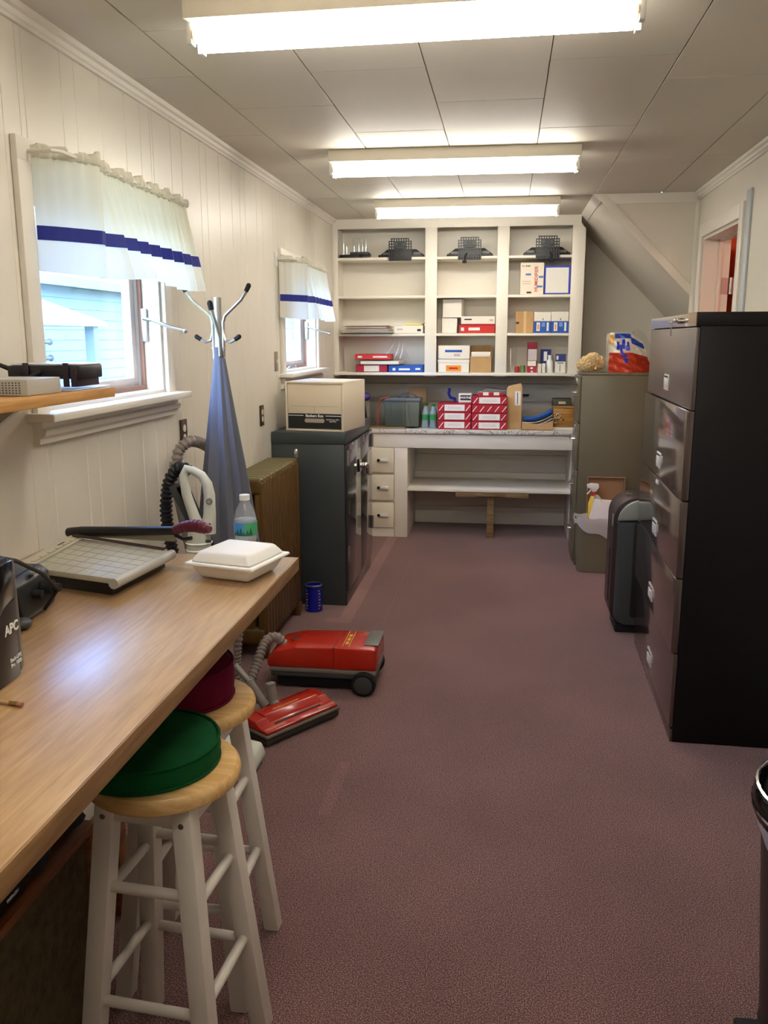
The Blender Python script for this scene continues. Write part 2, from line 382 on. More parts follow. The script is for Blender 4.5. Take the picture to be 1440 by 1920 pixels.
def window(n, w, crank):
    a, e, z0, z1 = w
    root = bpy.data.objects.new('window_%d' % n, None); COL.objects.link(root); root.location = (XL, a, z0); struct(root)
    W_, H_ = e - a, z1 - z0
    g = G()   # jambs and head inside the hole
    g.b(-.15, 0, 0, .02, 0, H_).b(-.15, 0, W_ - .02, W_, 0, H_).b(-.15, 0, .02, W_ - .02, H_ - .02, H_).b(-.15, 0, .02, W_ - .02, -.005, .012)
    g.build('jamb', PAINT2, root)
    for y0, y1 in ((-.068, .004), (W_ - .004, W_ + .068)): G().b(0, .02, y0, y1, -.012, H_ + .004, .004).build('casing', PAINT2, root)
    G().b(0, .02, -.068, W_ + .068, H_, H_ + .068, .004).build('casing', PAINT2, root)
    G().b(-.06, .085, -.10, W_ + .075, -.024, 0, .003).build('sill', PAINT2, root)
    pr = [(0, -.028), (.03, -.028), (.03, -.045), (.042, -.05), (.038, -.066), (.02, -.076), (.02, -.092), (.012, -.096), (0, -.096)]
    G().prism(pr, 'y', -.07, W_ + .06).build('apron', PAINT2, root)
    br = mat('brown_weatherstrip', (150, 112, 92), .6)
    g = G().b(-.085, -.07, .02, .032, .012, H_ - .02).b(-.085, -.07, W_ - .032, W_ - .02, .012, H_ - .02).b(-.085, -.07, .032, W_ - .032, .012, .03)
    g.build('weatherstrip', br, root)
    sash = mat('sash_paint', (214, 204, 196), .4)
    y0, y1 = .032, W_ - .032
    s = G().b(-.13, -.095, y0, y0 + .045, .014, H_ - .03, .003).b(-.13, -.095, y1 - .045, y1, .014, H_ - .03, .003).b(-.13, -.095, y0 + .045, y1 - .045, .014, .06, .003).b(-.13, -.095, y0 + .045, y1 - .045, H_ - .075, H_ - .03, .003)
    so_ = s.build('sash', sash, root)
    G().b(-.115, -.111, y0 + .04, y1 - .04, .055, H_ - .07).build('pane', GLASS, so_)
    # lever lock on the far jamb and crank on the sill
    g = G().b(-.075, -.05, W_ - .034, W_ - .02, .20, .33, .003).tube([(-.06, W_ - .04, .29), (-.02, W_ - .05, .285), (.045, W_ - .06, .262), (.10, W_ - .035, .245)], .007, 8).sph((.105, W_ - .03, .243), .011, 10)
    g.build('lock_lever', STEEL, root)
    g = G().b(-.06, -.03, .24, .29, .0, .014, .003).tube([(-.045, .265, .014), (-.03, .27, .03), (-.005, .32, .03)], .005, 6).sph((-.003, .325, .03), .008, 8)
    g.build('crank', STEEL, root)
    return root
window(1, WINS[0], True); window(2, WINS[1], True)

def doorway():
    y0, y1, z1 = DOOR
    d = bpy.data.objects.new('door_1', None); COL.objects.link(d); d.location = (XR, y0, 0); struct(d); W_ = y1 - y0
    for a, e in ((-.075, 0), (W_, W_ + .075)): G().b(-.018, 0, a, e, 0, z1 + .075, .004).build('casing', PAINT2, d)
    G().b(-.018, 0, 0, W_, z1, z1 + .075, .004).build('casing', PAINT2, d)
    G().b(0, .16, -.0, .018, 0, z1).b(0, .16, W_ - .018, W_, 0, z1).b(0, .16, .018, W_ - .018, z1 - .018, z1).build('jamb', PAINT2, d)
    G().b(.09, .11, W_ - .03, W_ - .018, 0, z1 - .018).b(.09, .11, .018, W_ - .018, z1 - .03, z1 - .018).build('stop', PAINT2, d)
    leaf = mat('door_leaf_bounce_tint', (232, 196, 176), .4)  # salmon tone of bounced orange light put into the leaf colour
    lf = G().b(.20, .96, W_ - .058, W_ - .022, .01, z1 - .05, .003).build('leaf', leaf, d)
    for z in (.3, 1.1, 1.86): G().b(.12, .158, W_ - .022, W_ - .018, z, z + .1).cyl((.172, W_ - .028, z), (.172, W_ - .028, z + .1), .009, n=10).b(.18, .21, W_ - .025, W_ - .021, z, z + .1).build('hinge', STEEL, lf)
    org = mat('orange_wall_paint', (210, 84, 34), .6)
    x0, x1, a, e = XR + .12, 3.2, 3.6, PART_Y - .06
    struct(G().b(x1, x1 + .1, a, e + .1, 0, 2.6).build('wall_orange_room', org))
    struct(G().b(x0, x1, e - .001, e + .06, 0, 2.6).build('wall_orange_room_back', org))
    struct(G().b(x0, x1, a - .1, a, 0, 2.6).build('wall_orange_room_front', org))
    struct(G().b(x0, x1 + .1, a - .1, e + .06, 2.6, 2.7).build('ceiling_orange_room', org))
    ld = bpy.data.lights.new('orange_room_fill_light', 'POINT'); ld.energy = 16; ld.color = (1, .8, .6); ld.shadow_soft_size = .12
    lo = bpy.data.objects.new('orange_room_fill_light', ld); COL.objects.link(lo); lo.location = (2.2, 4.5, 2.3)  # unseen point light without a fixture, added to light the orange room
    bl = mat('grey_blue_strip', (186, 192, 196), .45)
    struct(G().b(XR - .012, XR, 4.69, 4.775, 0, 2.325, .002).build('wall_strip', bl))  # thin raised grey-blue strip on the wall beside the near casing
doorway()

def outside():
    sd_ = mat('siding_paint', (160, 178, 198), .6); rf = mat('white_metal_roof', (236, 238, 240), .5)
    grass = mat('lawn_green', (96, 120, 66), .9, noise=(3, .3))
    struct(G().b(-30, -1.53, -10, 40, -.5, -.3).build('ground', grass))
    h = thing('neighbour_house', 'pale clapboard house seen outside through the windows', 'house', (-5.2, 3, -.3))
    G().b(-4, -.02, 0, 26, 0, 2.55).build('wall', sd_, h)
    me = G().prism([(-.02, 0), (.018, 0), (.004, .125), (-.02, .125)], 'y', 0, 26).mesh(); me.materials.append(sd_)
    for i in range(20): link('clapboard', me, h, (0, 0, .05 + i * .122))
    G().prism([(-4.3, 2.5), (.32, 2.5), (.32, 2.58), (-2, 3.7), (-4.3, 2.58)], 'y', -.3, 26.3).build('roof', rf, h)
    G().b(.30, .34, -.3, 26.3, 2.47, 2.575).build('fascia', mat('grey_fascia', (150, 158, 170), .6), h)
    p = thing('porch_roof', 'sunlit white porch roof in front of the clapboard house', 'roof', (-5.17, 5.2, -.3))
    G().prism([(0, 2.02), (3.57, 2.02), (3.57, 2.06), (.9, 2.44), (0, 2.44)], 'x', .02, 1.0).build('roof_slope', rf, p)
    for y in (.1, 3.35): G().b(.85, .95, y, y + .1, 0, 2.02).build('post', sd_, p)
    u = thing('utility_meter', 'grey meter with two pipes on the clapboard wall outside', 'meter', (-5.17, 8.86, 1.3))
    G().b(0, .1, 0, .16, 0, .34, .02).build('case', LGREY, u)
    for z in (.08, .26): G().cyl((.06, .14, z), (.06, .40, z), .025, n=10).sph((.06, .41, z), .038, 8).build('pipe', GREY, u)
    G().cyl((.05, .08, -1.2), (.05, .08, 0), .03, n=8).build('conduit', LGREY, u)
outside()

# ================================================================== CEILING LIGHTS
TUBE = emit_mat('fluorescent_tube', TUBE_COLOR, TUBE_STRENGTH)
HOUS = mat('fixture_enamel', (226, 218, 200), .4)
def ceiling_light(x, y, rz, label):
    t = thing('ceiling_light', label, 'ceiling light', (x, y, ZC), rz, 'fluorescent ceiling lights')
    G().b(-.61, .61, -.072, .072, -.055, -.001, .004).build('housing', HOUS, t)
    G().prism([(-.072, -.055), (.072, -.055), (.02, -.068), (-.02, -.068)], 'x', -.6, .6).build('reflector', HOUS, t)
    for s in (-1, 1):
        G().cyl((-.585, s * .042, -.090), (.585, s * .042, -.090), .019, n=14).build('tube', TUBE, t)
        for e in (-1, 1):
            g = G().b(e * .598 - .008, e * .598 + .008, s * .042 - .016, s * .042 + .016, -.115, -.055, .003)
            g.build('lamp_holder', WHITEP, t)
            G().cyl((e * .586, s * .042, -.090), (e * .591, s * .042, -.090), .0185, n=12).build('tube_cap', mat('amber_cap', (220, 190, 130), .4), t)
    return t
ceiling_light(-.28, 2.50, R(-.9), 'twin tube fluorescent light nearest the camera at top of the photo')
ceiling_light(-.28, .55, 0, 'unseen twin tube fluorescent light added above the near end of the room')  # out of view, added to brighten the foreground
ceiling_light(-.283, 4.47, R(1.2), 'twin tube fluorescent light in the middle of the three on the ceiling')
ceiling_light(-.29, 6.02, R(1.0), 'twin tube fluorescent light farthest back above the built-in bookcase')

# ================================================================== CURTAINS
def valance(y0, y1, ztop, zbot, zr0, zr1, label, folds):
    t = thing('valance_curtain', label, 'curtain', (-1.36, y0, ztop), 0, 'window valances')
    CL = mat('curtain_cloth', (240, 236, 222), .85, translucent=.5, spec=.1); RB = mat('blue_ribbon', (20, 34, 128), .6, translucent=.1)
    L_ = y1 - y0; H_ = ztop - zbot
    xs = [0] + folds + [1.0]
    def pos(u, z):
        """u along the rod 0..1, z below the rod"""
        v = max(0, min(1, (ztop - z) / H_))
        k = 0
        while k < len(xs) - 2 and u > xs[k + 1]: k += 1
        f = (u - xs[k]) / (xs[k + 1] - xs[k])
        if k == 0: base = .012 + .125 * min(1, f * 1.15) ** .8
        else: base = .085 + .105 * (.22 + .78 * v) * (1 - .55 * u) * ((f / .86) if f < .86 else (1 - f) / .14) + .02 * v
        rip = .005 * (1 - v) ** 2 * math.sin(u * 190 + 2 * math.sin(u * 23)) + .002 * math.sin(u * 41) * v
        yo = (.028 * v * (u - .15) + (.012 * v * math.sin(f * PI) if k else 0)) * L_ * .9
        return Vector((base + rip, u * L_ + yo, z - ztop))
    wob = lambda u: .006 * math.sin(u * 50) + .004 * math.sin(u * 131)
    c = G().grid(lambda u, v: pos(u, ztop - v * (H_ + .01 * math.sin(u * 9))), 260, 16).build('cloth', CL, t, ang=180)
    def band(u, v):
        p = pos(u, zr1 - v * (zr1 - zr0)); p.x += .0025; return p
    G().grid(band, 260, 2).build('ribbon', RB, t, ang=180)
    def head(u, v):
        p = pos(u, ztop); a = v * 2 * PI
        p.x += .008 * math.cos(a) + .006 * math.sin(u * 330); p.z += .017 * math.sin(a) + .014 + wob(u) * (1 if 0 < v < .5 else 0); return p
    G().grid(head, 300, 10).build('gathered_header', CL, t, ang=180)
    rod = G().tube([(-.008, -.01, .012), (.08, -.01, .012), (.098, .012, .012), (.098, L_ - .012, .012), (.08, L_ + .01, .012), (-.008, L_ + .01, .012)], .006, 8)
    rod.build('rod', mat('rod_enamel', (220, 214, 200), .3), t)
    G().b(-.01, .004, -.03, .01, -.03, .05, .002).build('bracket', WHITEP, t)
    return t
valance(2.42, 3.43, 2.105, 1.79, 1.878, 1.918, 'white valance with blue ribbon over the large near window', [.17, .27, .37, .47, .58, .69, .80, .90])
valance(5.14, 6.12, 2.045, 1.72, 1.815, 1.855, 'white valance with blue ribbon over the far window near bookcase', [.2, .33, .46, .59, .72, .86])

# ================================================================== BUILT-IN BOOKCASE AND COUNTER (back wall)
YS = 6.87                                   # front of the bookcase
SH = [1.328, 1.632, 1.922, 2.212]           # tops of the shelves
COLS = [(-1.328, -.641), (-.549, -.089), (0.0, .469)]
def bookcase():
    t = thing('bookcase', 'white built-in bookcase with open shelves high on the back wall', 'bookcase', (0, YS, 1.30))
    z = lambda v: v - 1.30
    yb = .275
    for a, e in ((XL + .001, -1.328), (-.641, -.549), (-.089, 0.0)): G().b(a, e, 0, .02, 0, z(2.44), .002).build('stile', SHELFP, t)
    G().prism([(.469, 0), (.567, 0), (.567, z(2.40)), (.52, z(2.445)), (.469, z(2.445))], 'y', 0, .02, .002).build('stile', SHELFP, t)
    G().b(XL + .001, .53, -.001, .02, z(2.425), z(2.499), .002).build('top_rail', SHELFP, t)
    for x in (-1.348, -.615, -.575, -.065, -.025, .49): G().b(x - .01, x + .01, .02, yb, 0, z(2.44)).build('divider', SHELFP, t)
    G().b(.545, .567, .02, .555, 0, z(2.40)).build('side_panel', SHELFP, t)
    G().b(XL + .001, .567, yb, yb + .012, 0, z(2.499)).build('back_panel', SHELFP, t)
    G().b(XL + .001, .567, -.008, .555, z(SH[0]) - .022, z(SH[0]), .002).build('bottom_board', SHELFP, t)
    for a, e in COLS:
        for s in SH[1:]: G().b(a - .02, e + .02, .004, yb, z(s) - .02, z(s), .002).build('shelf', SHELFP, t)
    G().b(-1.30, -1.05, -.009, 0, z(2.428), z(2.436)).build('bead', SHELFP, t)
bookcase()

def counter():
    t = thing('counter_bench', 'white built-in workbench with three drawers below the bookcase', 'workbench', (0, 6.81, 0))
    G().b(XL + .002, -.768, .018, .60, .0, .735).b(-1.095, -.875, .0, .018, 0, .072).build('drawer_case', SHELFP, t)
    G().b(-.872, -.766, 0, .02, 0, .735, .002).build('stile', SHELFP, t)
    G().b(XL + .002, -1.10, 0, .02, 0, .735, .002).build('stile', SHELFP, t)
    G().b(XL + .002, .548, -.004, .02, .735, .852, .002).build('apron', SHELFP, t)
    for z0, z1 in ((.532, .732), (.304, .512), (.075, .284)):
        d = G().b(-1.092, -.876, -.012, .0175, z0, z1, .006).build('drawer', CREAM, t)
        zc = (z0 + z1) / 2
        G().lathe([(.0, .0), (.012, .002), (.012, .012), (0, .014)], 10, (0, 0, 0), Matrix.Translation((-1.0, -.012, zc)) @ Matrix.Rotation(PI / 2, 4, 'X')).build('knob', BLACK, d)
        G().prism([(-1.0 + .055 - .005, zc - .012), (-.92, zc - .012), (-.915, zc - .004), (-.925, zc + .012), (-.975, zc + .012), (-.985, zc - .004)], 'y', -.034, -.011, .003).build('cup_handle', WHITEP, d)
    G().b(-.768, .53, .02, .60, .382, .406, .002).build('shelf', SHELFP, t)
    G().b(.528, .548, 0, .60, 0, .735, .002).build('end_panel', SHELFP, t)
    G().b(-.768, .53, .585, .60, .406, .46, .002).build('shelf_cleat', SHELFP, t)
    c = tag(G().b(XL + .002, .553, 6.785, YB - .002, .853, .884, .003).build('countertop', MARBLE), 'marble patterned laminate countertop on the white workbench', 'countertop')
    p = thing('wooden_prop', 'rough timber post and plank propping up the bench shelf', 'prop', (-.097, 6.86, 0))
    G().b(-.028, .028, -.01, .04, 0, .34, .002).build('post', OLDWOOD, p)
    G().b(-.28, .30, -.03, .02, .341, .379, .003).build('plank', OLDWOOD, p)
    G().b(-.11, .12, -.055, -.031, .352, .379, .002).build('batten', OLDWOOD, p)
counter()

# ---------------------------------------------------------------- generic boxes
def carton(name, label, cat, x0, x1, y0, y1, z0, z1, m, group=None, lid=None, rz=0, parts=()):
    """a box resting on z0; parts = (partname, mat, u0, u1, v0, v1[, face]) printed panels on its front, in fractions"""
    cx, cy = (x0 + x1) / 2, (y0 + y1) / 2
    t = thing(name, label, cat, (cx, cy, z0), rz, group)
    w, d, h = x1 - x0, y1 - y0, z1 - z0
    G().b(-w / 2, w / 2, -d / 2, d / 2, .0008, h, .003, 1).build('body', m, t)
    if lid: G().b(-w / 2 - .003, w / 2 + .003, -d / 2 - .003, d / 2 + .003, h * (1 - lid[1]), h + .002, .002, 1).build('lid', lid[0], t)
    off = -.005 if lid else -.001
    for k, q in enumerate(parts):
        n, pm, u0, u1, v0, v1 = q[:6]
        G().b(-w / 2 + u0 * w, -w / 2 + u1 * w, -d / 2 + off - .0004 * k, -d / 2 + .001, v0 * h, v1 * h).build(n, pm, t)
    return t
E3 = .0006
def shelf_items():
    y0 = 6.90
    # --- top row: acrylic clutter and three plate stands
    s = SH[3] + E3
    t = thing('display_holder', 'dark trays with clear plastic tubes standing at left on the top shelf', 'display holder', (-1.215, 7.0, s))
    G().b(-.11, .05, -.07, .09, 0, .028, .003).build('tray', BLACK, t)
    G().b(-.03, .115, -.05, .10, .029, .05, .003).build('tray', DGREY, t)
    for x, y, h in ((-.085, -.03, .12), (-.07, .03, .10), (-.015, .06, .14), (.03, .02, .13), (.055, .05, .12), (.09, 0, .12)):
        b = .05 if x > -.02 else .028
        G().lathe([(.011, b), (.011, b + h - .02), (.009, b + h - .02), (.009, b + .002)], 12, (x, y, 0)).build('clear_tube', CLEAR, t)
    def stand(x, label, cable):
        t = thing('monitor_stand', label, 'stand', (x, 6.93, s), 0, 'black stands on the top shelf')
        g = G().b(-.176, .176, -.02, .11, 0, .02, .004)
        g.prism([(-.178, .0), (-.178, .022), (-.115, .068), (.115, .068), (.178, .022), (.178, 0)], 'y', .06, .10, .004).build('foot', BLACK, t)
        G().b(-.15, -.095, .055, .06, .018, .045).b(.095, .15, .055, .06, .018, .045).build('vent', GREY, t)
        p = G().b(-.086, .086, -.067, -.06, -.03, .05, .002)
        for i in range(10): p.b(-.086 + i * .0188, -.0785 + i * .0188, -.074, -.06, -.03, .135 if 0 < i < 9 else .118)
        for i in range(9): p.b(-.086 if i < 8 else -.07, .086 if i < 8 else .07, -.072, -.062, -.03 + i * .0202, -.023 + i * .0202)
        p.b(-.03, .03, -.06, .0, .03, .08).b(-.05, .05, -.066, -.06, .07, .115); p.build('lattice_plate', BLACK, t)
        G().cyl((-.03, -.078, .095), (-.03, -.065, .095), .016, n=12).cyl((.035, -.078, .095), (.035, -.065, .095), .016, n=12).b(-.045, .045, -.078, -.066, .06, .075, .003).build('hinge_block', DGREY, t)
        for sx in (-1, 1): G().b(sx * .13 - .03, sx * .13 + .03, -.016, -.012, .004, .014).build('label_strip', LGREY, t)
        if cable: G().tube([(.02 * cable, -.08, .02), (.035 * cable, -.085, -.01), (.03 * cable, -.085, -.035), (.05 * cable, -.09, -.04)], .006, 6).b(.02 * cable, .05 * cable, -.1, -.08, -.055, -.035, .004).build('cable', MATBLACK, t)
    stand(-.838, 'black ribbed stand on the top shelf, left compartment', 0)
    stand(-.302, 'black ribbed stand on the top shelf, middle compartment', -1)
    stand(.285, 'black ribbed stand on the top shelf, right compartment', 1)
    # --- left column
    s = SH[1] + E3
    t = thing('envelope_stack', 'loose stack of large envelopes and folders hanging over the shelf edge', 'envelopes', (-1.103, 6.97, s))
    cols = [mat('dark_brown_card', (70, 50, 46), .6), PAPER, mat('grey_card', (176, 168, 160), .6), PAPER, mat('tan_envelope', (150, 116, 96), .6), PAPER, mat('rust_edge_card', (166, 120, 104), .6), mat('cream_card', (224, 210, 184), .6)]
    for i in range(8):
        w = .203 - .006 * i + .008 * math.sin(i * 2.3)
        G().b(-w + .01 * math.sin(i * 1.7), w + .008 * math.cos(i), -.15, .13, .0085 * i, .0085 * i + .0048, .001, 1).build('envelope', cols[i], t, rot=(0, 0, R(1.5 * math.sin(i * 2.1))))
    for i in range(3): G().b(-.02 + .05 * i, -.01 + .05 * i, -.12, -.06, .0645, .065).build('red_stripe', REDC, t, rot=(0, 0, R(-30)))
    carton('paper_box', 'low white box with a yellow pad on top beside the envelope stack', 'box', -.885, -.655, y0 - .02, 7.12, s, s + .062, WHITEC, parts=(('printed_label', INK, .8, .93, .25, .55), ('printed_label', FAINT, .1, .3, .4, .6)))
    tag(G().b(-.80, -.67, 6.93, 7.10, s + .0645, s + .072, .001).b(-.81, -.66, 6.95, 7.12, s + .0725, s + .08, .001).build('yellow_pad', mat('pale_yellow', (232, 214, 130), .6)), 'pale yellow pads lying on the low white box', 'pad')
    t = tag(G().grid(lambda u, v: Vector((-.86 + .16 * (u - .5) * (.25 + v), 6.855 + .012 * math.sin(u * 9 + v * 5), s - .005 - .19 * v)), 14, 14).build('clear_bag', CLEAR), 'clear plastic bag hanging down from the shelf edge in left compartment', 'bag')
    s = SH[0] + E3
    carton('crimson_box', 'crimson box with a white cross printed on its end', 'box', -1.196, -.942, y0, 7.12, s, s + .058, CRIMSON, parts=(('white_panel', WHITEC, .26, .74, .1, .9),))
    carton('blue_paper_ream', 'flat blue box of copy paper at the right of left compartment', 'box', -.932, -.655, y0, 7.12, s, s + .056, BLUEC, parts=(('lettering', WHITEINK, .12, .2, .25, .6), ('lettering', WHITEINK, .3, .62, .3, .55), ('lettering', WHITEINK, .78, .92, .35, .6)))
    carton('white_flat_box', 'thin white box lying between the crimson box and red box', 'box', -1.15, -.84, y0 - .02, 7.12, s + .0612, s + .088, WHITEC, rz=R(-3))
    carton('red_flat_box', 'red box with white lettering topmost of its pile on the bottom shelf', 'box', -1.205, -.915, y0 - .01, 7.10, s + .1, s + .142, mat('bright_red_card', (206, 44, 48), .5), rz=R(2), parts=(('lettering', WHITEINK, .08, .2, .3, .7), ('lettering', WHITEINK, .5, .9, .35, .65)))
    # --- middle column
    s = SH[1] + E3
    carton('white_cube_box', 'plain white cube box, lower of the two stacked', 'box', -.512, -.392, 6.95, 7.10, s, s + .118, WHITEC)
    carton('white_cube_box', 'plain white cube box, upper of the two stacked', 'box', -.502, -.352, 6.94, 7.10, s + .12, s + .262, WHITEC, rz=R(-4))
    carton('red_box', 'flat red box with white lettering under a white box', 'box', -.388, -.095, y0, 7.12, s, s + .062, mat('scarlet_card', (190, 36, 34), .5), parts=(('lettering', WHITEINK, .1, .18, .3, .7), ('lettering', WHITEINK, .3, .6, .35, .7), ('black_corner', BLKC, 0, .05, 0, 1)))
    carton('white_long_box', 'long white box lying on the flat red box', 'box', -.36, -.096, y0, 7.12, s + .064, s + .13, WHITEC, parts=(('red_band', REDC, 0, 1, 0, .12), ('lettering', INK, .1, .32, .55, .7), ('lettering', FAINT, .84, .95, .4, .65)))
    s = SH[0] + E3
    carton('white_lidded_box', 'white lidded box with a yellow and orange label', 'box', -.536, -.290, y0, 7.12, s, s + .10, WHITEC, lid=(WHITEC, .25), parts=(('orange_label', ORANGEP, .26, .74, .1, .55), ('lettering', REDC, .36, .64, .26, .4)))
    carton('white_label_box', 'white box with a blue label stacked on the lidded box', 'box', -.536, -.288, y0, 7.12, s + .104, s + .21, WHITEC, parts=(('blue_label', BLUEC, .22, .76, .5, .68), ('lettering', FAINT, .5, .7, .2, .4)))
    t = thing('open_carton', 'open cardboard carton with raised flaps on the bottom shelf', 'box', (-.2, 7.0, s))
    G().b(-.083, .083, -.10, .10, 0, .12, .002).build('body', CARDB, t)
    G().b(-.075, .075, -.09, .08, .121, .16, .002).build('contents', WHITEC, t)
    for sx in (-1, 1): G().prism([(sx * .083, .12), (sx * .087, .12), (sx * .09, .2), (sx * .086, .2)], 'y', -.09, .09).build('flap', CARDB, t)
    G().b(-.083, .083, .096, .10, .12, .21).build('flap', CARDB, t)
    G().b(-.083, .083, -.103, -.1, .115, .125).build('flap', CARDB, t)
    # --- right column
    s = SH[2] + E3
    t = carton('humidifier_box', 'tall cream box printed HUMIDIFIER up its side', 'box', .09, .268, y0, 7.12, s, s + .238, mat('cream_box', (234, 222, 200), .55), parts=(('blue_picture', mat('sky_blue_print', (60, 120, 190), .5), .22, .45, .60, .66), ('blue_picture', mat('sky_blue_print'), .70, .95, .22, .28), ('blue_picture', mat('sky_blue_print'), .78, .97, .52, .58), ('lettering', FAINT, .08, .44, .40, .42), ('lettering', FAINT, .08, .44, .33, .35), ('lettering', INK, .28, .48, .04, .09)))
    text('lettering', 'HUMIDIFIER', .036, mat('pink_red_print', (200, 70, 70), .5), t, (.032, -.112, .115), (PI / 2, -PI / 2, 0), bold=.0006)
    for i, w in enumerate((.006, .004, .008, .009, .007)): G().b(-.075 + i * .013, -.075 + i * .013 + w, -.1115, -.11, .207, .217).build('print_mark', INK, t)
    bf = carton('blue_framed_box', 'white box with a blue border beside the humidifier box', 'box', .272, .468, y0 - .01, 7.12, s, s + .212, mat('royal_blue_card', (54, 66, 176), .5), parts=(('white_panel', PAPER, .05, .92, .05, .93), ))
    for a, e, c, d in ((-.045, -.035, .155, .165), (-.005, .02, .155, .17), (-.03, -.02, .13, .137), (.0, .012, .13, .14), (-.04, .04, .182, .185)): G().b(a, e, -.1128, -.1118, c, d).build('print_mark', INK, bf)
    s = SH[1] + E3
    carton('tan_carton', 'tan cardboard carton with a black patch on its edge', 'box', .062, .200, y0, 7.10, s, s + .165, CARDB, parts=(('black_patch', BLKC, .03, .2, .42, .52), ('tape', mat('pack_tape', (206, 176, 128), .3), .45, .6, 0, 1)))
    for i, (a, e, l) in enumerate(((.203, .332, 'blue and white filter box next to the tan carton'), (.335, .466, 'blue and white filter box at the right end of its shelf'))):
        carton('filter_box', l, 'box', a, e, y0, 7.10, s, s + .16, WHITEC, 'blue and white filter boxes', parts=(('blue_panel', BLUEC, 0, 1, 0, .56), ('white_panel', WHITEINK, .16, .36, .1, .5), ('orange_mark', ORANGEP, .22, .3, .16, .42), ('lettering', WHITEINK, .76, .88, .1, .5), ('lettering', mat('pale_blue_print', (110, 150, 210), .5), .46, .66, .3, .5), ('handle_slot', mat('slot_grey', (150, 142, 128), .6), .5, .57, .6, .7)))
    s = SH[0] + E3
    tag(G().grid(lambda u, v: Vector((.006 + .075 * u, 6.93 + .02 * math.sin(u * 3.1) + .03 * v, s + .19 * v)), 8, 8, .002).build('clear_pouch', CLEAR), 'clear plastic pouch standing at left of the right compartment', 'pouch')
    tag(G().lathe([(0, 0), (.018, 0), (.018, .04), (.012, .05), (0, .05)], 12, (.085, 6.95, s)).build('red_jar', mat('berry_red', (170, 30, 44), .4)), 'tiny red jar on the bottom shelf, right compartment', 'jar')
    tag(G().lathe([(0, 0), (.022, 0), (.022, .05), (.02, .055), (0, .055)], 14, (.128, 6.96, s)).build('green_tin', mat('leaf_green', (96, 120, 60), .4)), 'small green tin beside the tall crimson box', 'tin')
    carton('tall_crimson_box', 'tall narrow crimson and white box on the bottom shelf', 'box', .162, .236, y0 + .02, 7.02, s, s + .235, mat('wine_card', (128, 22, 48), .5), parts=(('grey_band', mat('silver_band', (196, 190, 190), .5), .06, .98, .40, .77), ('white_band', WHITEC, .04, .9, .22, .385), ('red_band', CRIMSON, 0, 1, 0, .2), ('white_dot', WHITEINK, .35, .6, .12, .18), ('white_dot', WHITEINK, .4, .62, .01, .06)))
    carton('small_white_carton', 'small white carton in front of the blue packs', 'box', .246, .272, 6.88, 6.94, s, s + .07, WHITEC)
    carton('small_white_carton', 'small white carton beside the white spray bottle', 'box', .277, .303, 6.88, 6.94, s, s + .072, WHITEC)
    t = thing('white_bottle', 'white plastic bottle standing among the small packs', 'bottle', (.335, 6.93, s))
    G().lathe([(0, 0), (.024, 0), (.026, .01), (.026, .085), (.012, .105), (.012, .115), (0, .115)], 14).build('body', WHITEP, t)
    G().cyl((0, 0, .115), (0, 0, .135), .014, n=12).build('cap', WHITEP, t)
    carton('blue_pack', 'dark blue and white blister pack behind the white bottle', 'pack', .268, .345, 6.98, 7.03, s, s + .18, mat('deep_blue_pack', (44, 60, 120), .35), rz=R(6), parts=(('white_panel', WHITEINK, .25, .6, .5, .9),))
    carton('battery_pack', 'blue topped white pack at the right end of the bottom shelf', 'pack', .376, .456, 6.90, 6.96, s, s + .145, WHITEC, parts=(('blue_panel', mat('deep_blue_pack'), 0, 1, .6, 1), ('lettering', WHITEINK, .1, .3, .7, .9), ('line', INK, .45, .5, .05, .45), ('line', INK, .2, .8, .5, .54)))
shelf_items()

